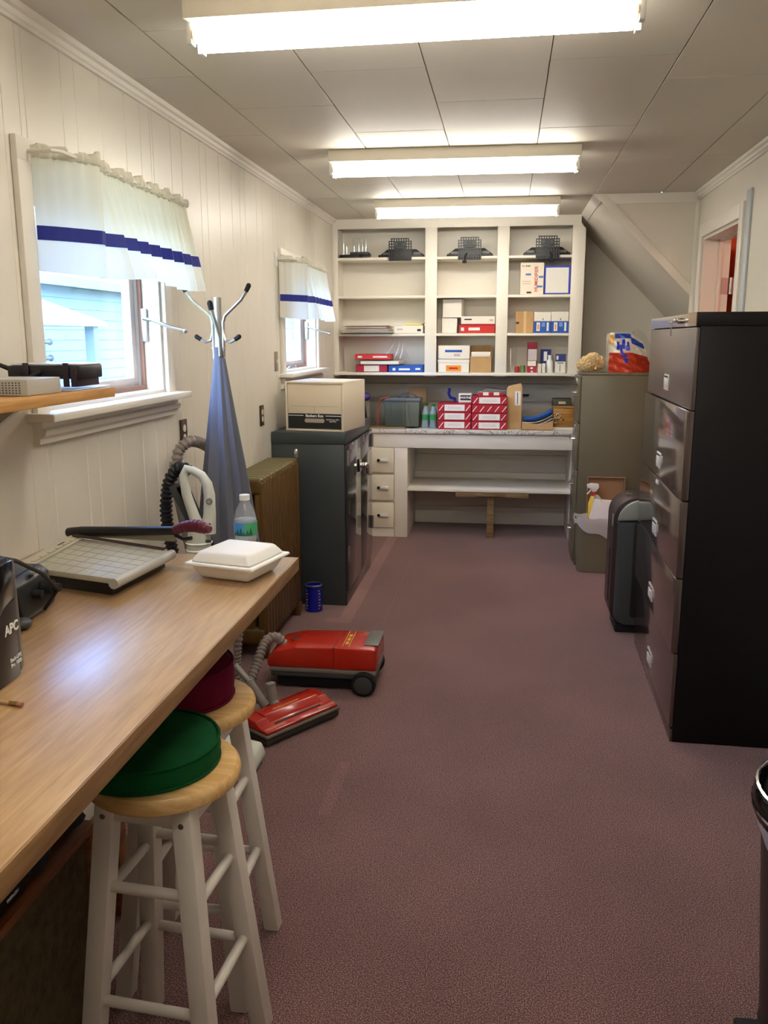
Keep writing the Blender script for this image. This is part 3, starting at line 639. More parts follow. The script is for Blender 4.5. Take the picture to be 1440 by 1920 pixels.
def counter_items():
    z = .8845
    # dark and purple things behind the storage box
    t = thing('purple_bag', 'purple bag slumped over a black case behind the storage box', 'bag', (-1.225, 6.98, z))
    G().taper(-.10, .10, -.10, .10, 0, .22, .02, .02, .03).build('case', MATBLACK, t)
    pm = mat('purple_cloth', (84, 66, 150), .5, bump=(30, .4))
    G().sph((.05, -.03, .245), .075, 14, (1.25, .8, .55)).sph((-.02, .0, .26), .07, 12, (1, 1, .5)).build('bag', pm, t)
    G().b(.03, .1, -.112, -.09, .08, .1, .004).build('orange_strip', ORANGEP, t)
    G().cyl((-.06, -.05, .27), (-.05, -.06, .36), .02, n=10).build('yellow_roll', mat('pale_yellow'), t)
    # clear tray with a grey container
    t = thing('clear_tray', 'clear plastic tray box holding a grey battery case', 'tray', (-.86, 6.93, z))
    g = G().b(-.21, .075, -.13, -.127, 0, .25).b(-.21, -.207, -.127, .13, 0, .25).b(.072, .075, -.127, .13, 0, .25).b(-.21, .075, .127, .13, 0, .25)
    for x in (-.13, -.06, .01): g.b(x, x + .002, -.13, -.126, 0, .25)
    g.build('wall', CLEAR, t)
    G().b(-.21, .075, -.132, .13, 0, .012, .002).build('base', mat('tan_base', (150, 128, 96), .6), t)
    G().tube([(-.15, -.1, .02), (-.155, -.1, .15), (-.13, -.09, .235), (-.06, -.06, .25)], .007, 8).build('red_cable', mat('brick_cable', (170, 76, 50), .5), t)
    t = thing('battery_case', 'grey green lidded case with a wire handle inside the clear tray', 'case', (-.83, 6.96, z + .0125))
    gg = mat('grey_green_plastic', (98, 106, 96), .45)
    G().taper(-.13, .145, -.09, .10, 0, .20, -.006, -.006, .008).build('body', gg, t)
    G().b(-.142, .157, -.10, .11, .2, .228, .006).build('lid', mat('blue_grey_plastic', (104, 112, 118), .4), t)
    for x in (-.08, -.01, .06): G().b(x, x + .006, -.099, -.09, 0, .2).build('rib', gg, t)
    G().tube([(-.02, -.02, .228), (0, -.02, .26), (.06, -.02, .265), (.11, -.02, .25), (.13, -.02, .23)], .005, 8).build('handle_wire', mat('slate_wire', (70, 70, 90), .4), t)
    tag(G().b(-.80, -.655, 7.20, 7.23, z, z + .31, .003).build('cardboard_sheet', CARDB), 'cardboard sheet standing against the wall behind the grey case', 'cardboard')
    # bottles in shrink wrap
    bt = G().lathe([(0, 0), (.028, .0), (.03, .01), (.027, .05), (.03, .06), (.03, .12), (.014, .16), (.013, .175), (0, .175)], 12).mesh(); bt.materials.append(mat('bottle_blue_clear', (170, 196, 204), .15, alpha=.55))
    cp = G().cyl((0, 0, .175), (0, 0, .19), .014, n=10).mesh(); cp.materials.append(mat('leaf_green2', (40, 120, 60), .4))
    lb = G().cyl((0, 0, .065), (0, 0, .11), .0305, n=12, caps=False).mesh(); lb.materials.append(mat('bottle_green_label', (60, 140, 80), .4))
    for i in range(5):
        x, y = -.638 + .064 * (i % 2), 6.93 + .066 * (i // 2)
        lab = ['at the front left', 'at the front right', 'second row left', 'second row right', 'at the very back'][i]
        t = thing('water_bottle', 'small drink bottle %s of the wrapped pack on the counter' % lab, 'bottle', (x, y, z), 0, 'bottles in shrink wrap')
        link('body', bt, t); link('cap', cp, t); link('label_band', lb, t)
    # red card boxes with cream labels, stripes as separate slips
    def redbox(x0, x1, z0, z1, label, plain=False):
        cx = (x0 + x1) / 2; w = (x1 - x0) / 2; h = z1 - z0
        t = thing('red_carton', label, 'box', (cx, 6.96, z0), 0, 'red striped cartons')
        G().b(-w, w, -.13, .13, .0008, h, .003, 1).build('body', mat('carton_red', (176, 26, 44), .45), t)
        if not plain:
            G().b(-w * .60, w * .60, -.1312, -.1295, h * .16, h * .9).build('label_panel', PAPER, t)
            for i in range(2): G().b(-w * .4, w * .4, -.1318, -.1311, h * (.42 + .16 * i), h * (.46 + .16 * i)).build('print_line', FAINT, t)
        xs = (-.84, -.42, .0, .42, .84) if plain else (-.80, .80)
        for u in xs: G().b(-.003, .003, -.1312, -.1295, -h * .42, h * .42).build('white_stripe', WHITEINK, t, loc=(w * u, 0, h / 2), rot=(0, R(38), 0))
    hz = .068
    for i, l in enumerate(('bottom', 'second', 'third')): redbox(-.528, -.264, z + i * hz, z + (i + 1) * hz - .001, 'red striped carton with cream label, %s of the left stack' % (l if i else 'bottom'))
    for i, l in enumerate(('bottom of the right stack', 'second of the right stack', 'plain striped without label in the right stack', 'topmost of the right stack')): redbox(-.260, .016, z + i * .0655, z + (i + 1) * .0655 - .001, 'red striped carton, %s' % l, i == 2)
    t = carton('white_wayne_box', 'small white box with black WAYNE label on the left red stack', 'box', -.372, -.268, 6.93, 7.05, z + 3 * hz + .001, z + 3 * hz + .075, WHITEC, parts=(('black_label', BLKC, .14, .96, .25, .8),))
    text('lettering', 'WAYNE', .026, WHITEINK, t, (.005, -.0622, .039), FRONT, bold=.0008)
    carton('loose_red_box', 'red and white box lying on the topmost red carton', 'box', -.22, -.02, 6.9, 7.03, z + .263, z + .29, WHITEC, rz=R(3), parts=(('red_band', CRIMSON, 0, .2, .1, 1), ('red_band', CRIMSON, .42, .62, .1, 1), ('red_band', CRIMSON, .84, 1, .1, 1)))
    t = tag(G().prism([(-.19, 0), (-.16, .03), (.02, .012), (.03, 0)], 'y', 6.93, 7.05, .004).build('grey_pouch', mat('grey_felt', (110, 104, 104), .8)), 'dark grey pouch lying on the loose red and white box', 'pouch'); t.location = (0, 0, z + .2925)
    tag(G().tube([(-.40, 7.02, z + .205), (-.405, 7.02, z + .23), (-.44, 7.0, z + .24), (-.455, 7.0, z + .27), (-.45, 7.0, z + .315)], .012, 8).build('bent_hose', NAVY), 'dark blue bent tube standing on the left red stack', 'tube')
    # kraft envelope
    t = thing('kraft_envelope', 'tall kraft paper parcel standing beside the red cartons', 'parcel', (.07, 6.93, z))
    G().prism([(-.06, 0), (.06, 0), (.064, .33), (.05, .365), (-.045, .34), (-.06, .32)], 'y', -.03, .03, .006).build('parcel', KRAFT, t)
    G().b(.004, .05, -.0325, -.029, .19, .30).build('shipping_label', PAPER, t)
    G().b(.022, .028, -.033, -.032, .2, .29).build('print_line', INK, t)
    g = G()
    for i in range(6): g.b(i * .011, i * .011 + .008, 0, .02, -.007, .007, .002)
    c = g.b(-.004, .07, 0, .02, .006, .014, .002).build('black_clip', BLACK); c.location = (.128, YB - .03, z + .232); tag(c, 'black toothed hook strip on the wall behind the kraft parcel', 'hook strip')
    # folder tray
    t = thing('folder_tray', 'low kraft cardboard tray on the counter', 'tray', (.255, 6.93, z))
    g = G().b(-.12, .12, -.08, .10, 0, .004).prism([(-.12, .0), (.12, 0), (.12, .075), (.02, .045), (-.12, .06)], 'y', -.08, -.077).b(-.12, -.117, -.077, .10, .004, .07).b(.117, .12, -.077, .10, .004, .08).b(-.117, .117, .097, .10, .004, .09)
    g.build('tray', CARDB, t)
    fc = [BLKC, PAPER, mat('brown_folder', (110, 70, 60), .6), PAPER, BLKC, mat('folder_blue', (40, 100, 190), .5), mat('folder_blue')]
    lb = ['black folder lowest in the kraft tray', 'white sheet above the lowest black folder', 'brown folder in the kraft tray', 'white sheet under the upper black folder', 'black folder beneath the blue folders', 'blue folder under the topmost one in the tray', 'topmost blue folder curling in the kraft tray']
    for i in range(7):
        def cur(u, v, i=i):
            x = -.112 + .222 * u
            return Vector((x, -.07 + .16 * v, .028 + .0095 * i + .10 * (u - .28) ** 2 + (.0035 * i * u)))
        f = G().grid(cur, 12, 2, .004).build('folder', fc[i]); f.location = (.255, 6.93, z); tag(f, lb[i], 'folder', 'folders in the kraft tray')
    # wooden box, tin, keys
    t = thing('wooden_box', 'honey coloured wooden box with metal clasp on the counter end', 'box', (.457, 6.99, z))
    G().b(-.08, .08, -.09, .10, .0, .02, .002).build('plinth', WHITEC, t)
    G().b(-.082, .085, -.09, .10, .021, .17, .003).b(-.086, .089, -.094, .104, .171, .185, .003).build('box', HONEY, t)
    G().cyl((.0, -.096, .08), (.0, -.09, .08), .006, n=10).build('stud', BLACK, t)
    t = thing('dark_tin', 'dark green card box on top of the wooden box', 'box', (.445, 7.0, z + .1855))
    G().taper(-.075, .075, -.07, .08, 0, .055, .004, .004, .003).build('box', mat('dark_olive', (66, 62, 44), .6), t)
    G().b(-.03, .025, -.0715, -.066, .015, .035).build('label', mat('pale_label', (180, 174, 140), .6), t)
    t = thing('key_bunch', 'bunch of metal keys hanging beside the wooden box', 'keys', (.395, 6.875, z + .095))
    for i in range(7):
        a = i * .9; G().tube([(.018 * math.cos(k * PI / 4) + .03 * math.cos(a), .004 * i - .01, .018 * math.sin(k * PI / 4) + .022 * math.sin(a)) for k in range(8)], .004, 6, True).build('key', CHROME if i % 2 else mat('brass', (190, 150, 80), .3, 1), t)
    G().cyl((0, -.012, 0), (0, .03, 0), .006, n=8).build('ring_post', CHROME, t)
counter_items()

# ================================================================== LEFT SIDE: worktable and what stands on it
ZT = .98
def worktable():
    t = thing('worktable', 'long wood laminate worktable along the left wall', 'table', (-.578, 2.345, 0))
    y0 = -2.1
    G().b(-.785, -.004, y0, -.004, ZT - .03, ZT, .001).build('tabletop', OAK, t)
    G().b(-.004, 0, y0, 0, ZT - .038, ZT - .0005, .001).b(-.785, -.004, -.004, 0, ZT - .038, ZT - .0005, .001).build('edge_band', EDGE, t)
    G().b(-.78, -.02, y0, -.02, ZT - .038, ZT - .03).build('underside', EDGE, t)
    for y in (-.32, -1.95):
        for x in (-.74, -.50): G().b(x, x + .05, y, y + .05, 0, ZT - .09, .003).build('leg', BROWNWOOD, t)
    G().b(-.76, -.42, -.33, -.29, ZT - .09, ZT - .038).b(-.76, -.42, -1.96, -1.92, ZT - .09, ZT - .038).build('rail', BROWNWOOD, t)
    # carpet-sided crate below
    c = thing('carpeted_crate', 'low crate with olive carpet sides and wooden rails under the worktable', 'crate', (-1.1, 1.25, 0))
    ol = mat('olive_carpet', (88, 76, 50), .95, noise=(40, .3), bump=(120, .5))
    G().b(-.22, .16, -.5, .45, .0, .47).build('carpet_side', ol, c)
    G().b(.14, .172, -.5, .47, .47, .492, .003).b(.14, .172, .44, .472, 0, .47, .003).b(.14, .172, -.5, .44, 0, .03, .003).b(-.22, .14, .44, .472, .462, .492, .003).b(-.22, .14, .44, .47, 0, .03, .003).build('wooden_rail', BROWNWOOD, c)
    G().b(-.22, .14, -.5, .44, .47, .492).build('lid', BROWNWOOD, c)
    n = thing('black_carton', 'black carton with white lettering lying on the carpeted crate', 'box', (-1.02, 1.37, .4925))
    G().b(-.12, .075, -.22, .09, .001, .06, .006).build('body', MATBLACK, n)
    text('lettering', 'NETGEAR', .0095, WHITEINK, n, (.0758, .035, .022), (PI / 2, PI, PI / 2), bold=.0004)
    k = mat('dark_knit', (52, 56, 64), .95, noise=(26, .45), bump=(50, .8))
    g = G().grid(lambda u, v: Vector((-.17 + .30 * u + .01 * math.sin(v * 9), -.10 + .24 * v + .012 * math.sin(u * 11), .006 + (.12 + .03 * math.sin(u * 7) + .02 * math.sin(v * 12 + u * 4)) * (max(0, math.sin(PI * u) * math.sin(PI * v)) ** .45))), 26, 22)
    g.b(-.15, .11, -.08, .12, 0, .02, .008)
    o = g.build('knit_garment', k); o.location = (-1.08, 1.585, .501); tag(o, 'dark blue grey knitted garment heaped on the carpeted crate', 'garment')
worktable()

def stool(x, y, rz, fr, label):
    t = thing('bar_stool', label, 'stool', (x, y, 0), rz, 'white legged bar stools')
    zs = .695
    G().lathe([(0, zs), (.148, zs), (.156, zs + .006), (.159, zs + .018), (.156, zs + .030), (.150, zs + .036), (0, zs + .036)], 48).build('seat', PINE, t)
    top, bot = .082, fr
    lg = {}
    def at(sx, sy, z): k = z / zs; return Vector((sx * (bot + (top - bot) * k), sy * (bot + (top - bot) * k), z))
    for sx, sy in ((1, 1), (1, -1), (-1, 1), (-1, -1)):
        a, b = at(sx, sy, 0), at(sx, sy, zs); h = .021
        tb = bmesh.new(); bmesh.ops.create_cube(tb, size=1)
        for v in tb.verts:
            p = b if v.co.z > 0 else a; v.co = Vector((p.x + v.co.x * 2 * h, p.y + v.co.y * 2 * h, p.z))
        bmesh.ops.bevel(tb, geom=tb.edges[:], offset=.004, segments=2, profile=.5, affect='EDGES')
        L_ = G()._add(tb).build('leg', STOOLW, t)
        for z in (.13, .66): G().cyl(at(sx, sy, z) + Vector((0, sy * .0205, 0)), at(sx, sy, z) + Vector((0, sy * .0225, 0)), .006, n=10).build('screw', STEEL, L_)
    for z, prs in ((.245, 0), (.50, 0), (.26, 1), (.475, 1)):
        for s in (-1, 1):
            p, q = (at(-1, s, z), at(1, s, z)) if prs == 0 else (at(s, -1, z), at(s, 1, z))
            G().cyl(p, q, .0115, n=12).build('rung', STOOLW, t)
    G().b(-.10, .10, -.10, -.082, zs - .045, zs).b(-.10, .10, .082, .10, zs - .045, zs).b(-.10, -.082, -.082, .082, zs - .045, zs).b(.082, .10, -.082, .082, zs - .045, zs).build('apron', STOOLW, t)
    return t
stool(-.685, 1.572, R(-4.6), .141, 'near white legged bar stool under the green cushion')
stool(-.748, 1.897, R(0), .148, 'far white legged bar stool under the maroon cushion')
def cushion(x, y, r, h, col, label, name, rz, sag):
    m = mat(name + '_cloth', col, .9, spec=.2, bump=(90, .15))
    def f(u, v):
        a = u * 2 * PI
        # profile runs bottom centre -> rim -> top centre
        if v < .25: rr, z = r * (v / .25) * .97, .0
        elif v < .6:
            k = (v - .25) / .35; rr = r * (.97 + .03 * math.sin(k * PI)); z = h * k
        else:
            k = (v - .6) / .4; rr = r * (1 - k) * .97 + 1e-4; z = h + sag * math.sin(k * PI / 2) + .003 * math.sin(a * 5 + k * 6) * math.sin(k * PI)
        rr *= 1 + .008 * math.sin(a * 17 + 3 * math.sin(a * 3)) * (1 if .25 < v < .62 else 0)
        return Vector((rr * math.cos(a), rr * math.sin(a), z))
    t = thing(name, label, 'cushion', (x, y, .7315), rz, 'round stool cushions')
    G().grid(f, 72, 26, closed_u=True).build('cover', m, t, ang=60)
    for z in (.004, h): G().tube([(r * .985 * math.cos(a * PI / 24), r * .985 * math.sin(a * PI / 24), z) for a in range(48)], .0035, 6, True).build('piping', m, t)
cushion(-.722, 1.578, .150, .048, (10, 78, 38), 'dark green round cushion on the near stool', 'green_cushion', .3, .010)
cushion(-.785, 1.905, .140, .088, (100, 6, 42), 'maroon round cushion on the far stool', 'maroon_cushion', 0, .008)

def table_items():
    z = ZT + .0006
    # foam clamshell
    t = thing('foam_takeout_box', 'white foam takeout box closed on the worktable', 'takeout box', (-.697, 2.153, z), R(-14)); t.scale = (.83, .83, .9)
    w = .098
    def rbox(g, z0, z1, a0, a1, bev): return g.taper(-a0, a0, -a0, a0, z0, z1, a0 - a1, a0 - a1, bev, 3)
    g = G(); tb = bmesh.new(); rbox(g, .0, .043, .088, .112, .012).build('tray', FOAM, t)
    rbox(G(), .0435, .051, .124, .121, .003).build('rim', FOAM, t)
    rbox(G(), .051, .082, .112, .088, .011).build('lid', FOAM, t)
    # water bottle
    t = thing('water_bottle', 'half full water bottle with blue and green label behind the takeout box', 'bottle', (-.722, 2.308, z), R(20))
    pb = mat('clear_pet', (225, 232, 236), .06, alpha=.2)
    prof = [(0, .002), (.026, 0), (.031, .006), (.031, .02), (.0285, .026), (.031, .032), (.031, .046), (.0285, .052), (.032, .06), (.0325, .07), (.0325, .112), (.031, .125), (.024, .145), (.015, .163), (.0125, .17), (.0125, .178)]
    G().lathe(prof, 24).build('bottle', pb, t)
    G().lathe([(0, .004), (.029, .006), (.0295, .02), (.027, .026), (.0295, .032), (.0295, .046), (.027, .052), (.0305, .06), (.0308, .116), (0, .116)], 20).build('water', mat('water', (210, 220, 226), .02, alpha=.28), t)
    G().lathe([(.0332, .073), (.0332, .109)], 24).build('label_band', mat('label_blue', (70, 140, 200), .4), t)
    g = G()
    for i in range(6): a = -2.6 + i * .28; g.prism([(-.006, .0), (.006, 0), (0, .012 + .006 * (i % 3))], 'y', -.0004, .0004, M=Matrix.Translation((.0336 * math.cos(a), .0336 * math.sin(a), .0735)) @ Matrix.Rotation(a + PI / 2, 4, 'Z'))
    g.build('label_trees', mat('label_dark_green', (24, 90, 60), .5), t)
    def arc(a0, a1, r, z0, z1): return G().grid(lambda u, v: Vector((r * math.cos(a0 + (a1 - a0) * u), r * math.sin(a0 + (a1 - a0) * u), z0 + (z1 - z0) * v)), 12, 1)
    arc(-1.75, .2, .0334, .073, .109).build('label_green', mat('label_mid_green', (70, 160, 110), .45), t)
    G().cyl((0, 0, .171), (0, 0, .186), .0145, n=24).build('cap', WHITEP, t)
    # paper cutter
    C4 = [Vector((-1.23, 1.987, 0)), Vector((-1.252, 2.311, 0)), Vector((-.905, 2.195, 0)), Vector((-.935, 1.905, 0))]
    o = Vector((-1.09, 2.09, z)); loc = lambda p: (p - Vector((o.x, o.y, 0)))
    t = thing('paper_cutter', 'grey guillotine paper cutter with raised black arm on the worktable', 'paper cutter', o)
    P = [loc(p) for p in C4]
    beige = mat('cutter_beige', (188, 180, 158), .45)
    ins = [p * .93 for p in P]
    G().prism([(p.x, p.y) for p in ins], 'z', 0, .03).build('base', BLACK, t)
    G().prism([(p.x, p.y) for p in P], 'z', .031, .046, .003).build('board', mat('cutter_board', (172, 168, 150), .4), t)
    d = (P[2] - P[3]).normalized()
    G().tube([P[3] + Vector((.004, 0, .034)) - d * .005, P[2] + Vector((.004, 0, .034)) + d * .005], .0135, 12).build('front_bar', mat('cutter_grey', (170, 168, 160), .4), t)
    e = (P[1] - P[0]).normalized()
    nrm = Vector((e.y, -e.x, 0))
    G().prism([((P[0] + e * .0).x, (P[0]).y), (P[1].x, P[1].y), ((P[1] + nrm * .045).x, (P[1] + nrm * .045).y), ((P[0] + nrm * .045).x, (P[0] + nrm * .045).y)], 'z', .0462, .054, .002).build('ruler', beige, t)
    g = G()
    for i in range(26):
        p = P[0] + e * (.015 + i * .0115) + nrm * .043; q = p - nrm * (.016 if i % 4 == 0 else .008)
        g.tube([p + Vector((0, 0, .0543)), q + Vector((0, 0, .0543))], .0006, 4)
    g.build('ruler_marks', INK, t)
    G().b(-.02, .02, -.003, .003, 0, .0005).build('printed_mark', INK, t, loc=P[0] + e * .21 + nrm * .02 + Vector((0, 0, .0542)), rot=(0, 0, math.atan2(e.y, e.x)))
    g = G()
    ax = (P[2] - P[1]).normalized()
    for i in range(1, 8): g.tube([P[0] + (P[3] - P[0]) * (i / 8) + Vector((0, 0, .0463)), P[1] + (P[2] - P[1]) * (i / 8) + Vector((0, 0, .0463))], .0005, 4)
    for i in range(1, 7): g.tube([P[0].lerp(P[1], i / 7) + nrm * .05 + Vector((0, 0, .0463)), P[3].lerp(P[2], i / 7) + Vector((0, 0, .0463))], .0005, 4)
    g.build('grid_lines', mat('grid_line', (146, 142, 128), .6), t)
    pv = P[1] + Vector((.0, .012, .058)); en = Vector((-.895, 2.215, 0)); en = loc(en) + Vector((0, 0, .098))
    dr = (en - pv).normalized()
    G().tube([pv - dr * .02, pv + dr * .03, pv + dr * .2, en], [.014, .017, .014, .012], 10).build('arm', BLACK, t)
    side = Vector((0, 0, -1))
    g = G(); b0, b1 = pv + dr * .04, en - dr * .0
    tb = bmesh.new(); vs_ = [tb.verts.new(q) for q in (b0, b1, b1 + side * .032, b0 + side * .014)]; tb.faces.new(vs_); bmesh.ops.solidify(tb, geom=tb.faces[:], thickness=.003); g._add(tb)
    g.build('blade', mat('blade_steel', (176, 170, 150), .35, .6), t)
    mg = mat('maroon_grip', (92, 22, 44), .4)
    hp = [en + dr * (.003 * i) + Vector((0, 0, .012 * math.sin(i / 40 * PI))) for i in range(41)]
    hr = [(.0125 + .006 * math.sin(min(1, i / 30) * PI / 2) - (.009 * ((i - 30) / 10) ** 2 if i > 30 else 0)) * (1 - (.09 if i > 10 and i % 4 < 2 else 0)) for i in range(41)]
    G().tube(hp, hr, 14).build('grip', mg, t)
    G().tube([en + Vector((0, 0, -.012)), en + dr * .03 + Vector((0, 0, -.025)), en + dr * .055 + Vector((0, 0, -.022))], .006, 6).build('latch', BLACK, t)
    for k in (0, .012): G().tube([P[1] + ax * .02 + Vector((0, -.012 - k, .058)), P[2] + Vector((-.01, -.005 - k, .052))], .0025, 6).build('guard_rod', mat('brown_rod', (70, 48, 44), .4), t)
    # UPS
    t = thing('battery_backup', 'black upright battery backup unit with APC lettering on the worktable', 'battery backup', (-.885, 1.385, z), R(4))
    G().prism([(-.052, 0), (.045, 0), (.045, .218), (.036, .226), (-.052, .226)], 'x', -.36, -.012, .004).build('case', BLACK, t)
    G().prism([(-.05, .0), (.030, .0), (.030, .150), (-.01, .142), (-.05, .118)], 'x', -.012, -.001, .003).build('front_panel', mat('brown_black', (46, 36, 32), .35), t)
    G().prism([(-.05, .12), (-.01, .144), (.030, .152), (.030, .222), (-.05, .222)], 'x', -.012, .001, .003).build('display', GLOSSBLACK, t)
    G().prism([(.031, .004), (.047, .012), (.042, .219), (.031, .222)], 'x', -.02, -.002, .003).build('trim', mat('warm_grey_trim', (98, 92, 86), .4), t)
    text('lettering', 'APC', .026, WHITEINK, t, (-.0005, .008, .098), RIGHTF, bold=.0008)
    text('lettering', 'Back-UPS\nPro 1000', .0105, WHITEINK, t, (-.0005, .014, .034), RIGHTF, bold=.0002)
    g = G()
    for i in range(3): g.tube([(-.10 - .05 * i, .03 - .02 * i, .226), (-.11 - .05 * i, .045 - .02 * i, .30), (-.09 - .04 * i, .05 - .02 * i, .335), (-.06 - .04 * i, .045 - .02 * i, .31), (-.07 - .04 * i, .03 - .02 * i, .226)], .006, 8)
    g.build('coiled_cable', MATBLACK, t)
    G().tube([(-.03, .03, .226), (-.05, .14, .19), (-.08, .30, .12), (-.085, .38, .06), (-.12, .38, .012)], .0045, 8).build('power_cable', MATBLACK, t)
    # second black unit with knobs
    t = thing('dictation_unit', 'squat black unit with knobs between the battery backup and paper cutter', 'electronic unit', (-1.04, 1.755, z), R(6))
    G().prism([(-.17, .0), (-.006, 0), (0, .012), (-.012, .085), (-.03, .098), (-.17, .098)], 'y', -.085, .085, .006).build('case', BLACK, t)
    G().b(-.155, -.035, -.075, .065, .098, .101, .001).build('top_panel', DGREY, t)
    G().cyl((-.006, .035, .055), (.018, .035, .055), .017, n=14).cyl((.018, .035, .055), (.034, .035, .053), .010, n=12).build('jack', MATBLACK, t)
    G().cyl((-.006, -.015, .052), (.014, -.015, .052), .010, n=12).build('knob', MATBLACK, t)
    G().b(-.02, -.006, -.005, .03, .094, .101, .002).build('switch', GREY, t)
    tag(G().sph((-1.03, 1.655, z + .012), .026, 14, (.9, 1, .46)).build('rubber_bumper', DGREY), 'small dark rubber knob lying beside the battery backup', 'rubber knob')
    t = thing('pencil', 'short pencil lying at the left edge of the worktable', 'pencil', (-.812, 1.279, z + .004), R(170))
    G().cyl((.02, 0, 0), (.16, 0, 0), .004, n=6).build('shaft', mat('pencil_wood', (190, 160, 110), .5), t)
    G().cyl((.004, 0, 0), (.0199, 0, 0), .0043, n=12).build('ferrule', mat('aged_brass', (150, 120, 80), .4, .8), t)
    G().cyl((-.006, 0, 0), (.0039, 0, 0), .0038, n=10).build('eraser', mat('old_eraser', (170, 110, 90), .7), t)
table_items()

def wall_shelf():
    t = thing('wall_shelf', 'narrow raw pine board shelf beside the near window', 'shelf', (-1.1, 2.335, 1.437))
    G().b(-.262, 0, -1.1, 0, 0, .026, .002).build('board', RAWPINE, t)
    for y in (-.35, -.95): G().prism([(-.262, 0), (-.262, -.12), (-.25, -.12), (-.08, 0)], 'y', y, y + .02).build('bracket', STEEL, t)
    z = 1.4636
    t = thing('modem', 'light grey perforated modem at the left end of the pine shelf', 'modem', (-1.15, 1.955, z), R(-2))
    G().b(-.18, .018, -.02, .13, 0, .04, .003).build('case', LGREY, t)
    g = G()
    for i in range(5):
        for j in range(20): g.b(-.172 + j * .0088, -.168 + j * .0088, -.0208, -.019, .006 + i * .006, .0085 + i * .006)
    v = g.build('vent_holes', INK, t); v['kind'] = 'stuff'
    t = thing('router', 'black router with silver top on a foot stand on the pine shelf', 'router', (-1.19, 2.17, z + .011), R(2))
    G().b(-.115, .085, -.03, .11, .02, .055, .004).build('case', BLACK, t)
    G().b(-.105, .083, -.026, .108, .0552, .060, .002).build('top_panel', mat('silver_plastic', (206, 206, 212), .25), t)
    for x in (-.07, .04): G().b(x, x + .016, -.036, -.030, .0, .062, .002).build('foot', mat('plum_black', (44, 30, 42), .5), t)
    G().b(.06, .078, -.034, .1, .0, .05, .002).build('end_cap', mat('plum_black'), t)
    G().tube([(-.11, .0, .04), (-.15, -.02, .06), (-.17, -.01, .16), (-.19, .0, .26)], .007, 8).build('antenna', MATBLACK, t)
    G().tube([(-.02, -.036, .04), (-.05, -.06, .02), (-.09, -.05, .03)], .006, 8).build('cable', MATBLACK, t)
    for i, l in enumerate(('lower white sheet of paper sticking out under the router', 'upper white sheet of paper under the router')):
        tag(G().grid(lambda u, v, i=i: Vector((-1.28 + .17 * u, 2.11 + .22 * v, z + .001 + .003 * i + .008 * i * max(0, v - .6))), 4, 8, .001).build('paper_sheet', PAPER), l, 'paper', 'papers under the router')
wall_shelf()

def wall_plates():
    br = mat('brown_plate', (66, 46, 34), .4)
    def outlet(y, zc, label, plug):
        t = thing('wall_outlet', label, 'outlet', (XL, y, zc), 0, 'brown wall outlets')
        G().b(.0005, .007, -.036, .036, -.058, .058, .002).build('plate', br, t)
        for dz in (-.02, .02): G().lathe([(0, .0), (.016, 0), (.016, .003), (0, .003)], 16, (0, 0, 0), Matrix.Translation((.0065, 0, dz)) @ Matrix.Rotation(PI / 2, 4, 'Y')).build('socket', WHITEP if plug else mat('ivory', (214, 204, 180), .4), t)
    outlet(3.535, 1.2, 'brown wall outlet above the grey vacuum hose', True)
    outlet(4.745, 1.168, 'brown wall outlet above the radiator', False)
    t = thing('light_switch', 'metal light switch plate left of the far window', 'light switch', (XL, 5.09, 1.461))
    G().b(.0005, .006, -.033, .033, -.058, .058, .002).build('plate', mat('tarnished_metal', (150, 138, 126), .4, .7), t)
    G().b(.006, .018, -.005, .005, -.012, .012, .002).build('toggle', mat('ivory'), t)
wall_plates()

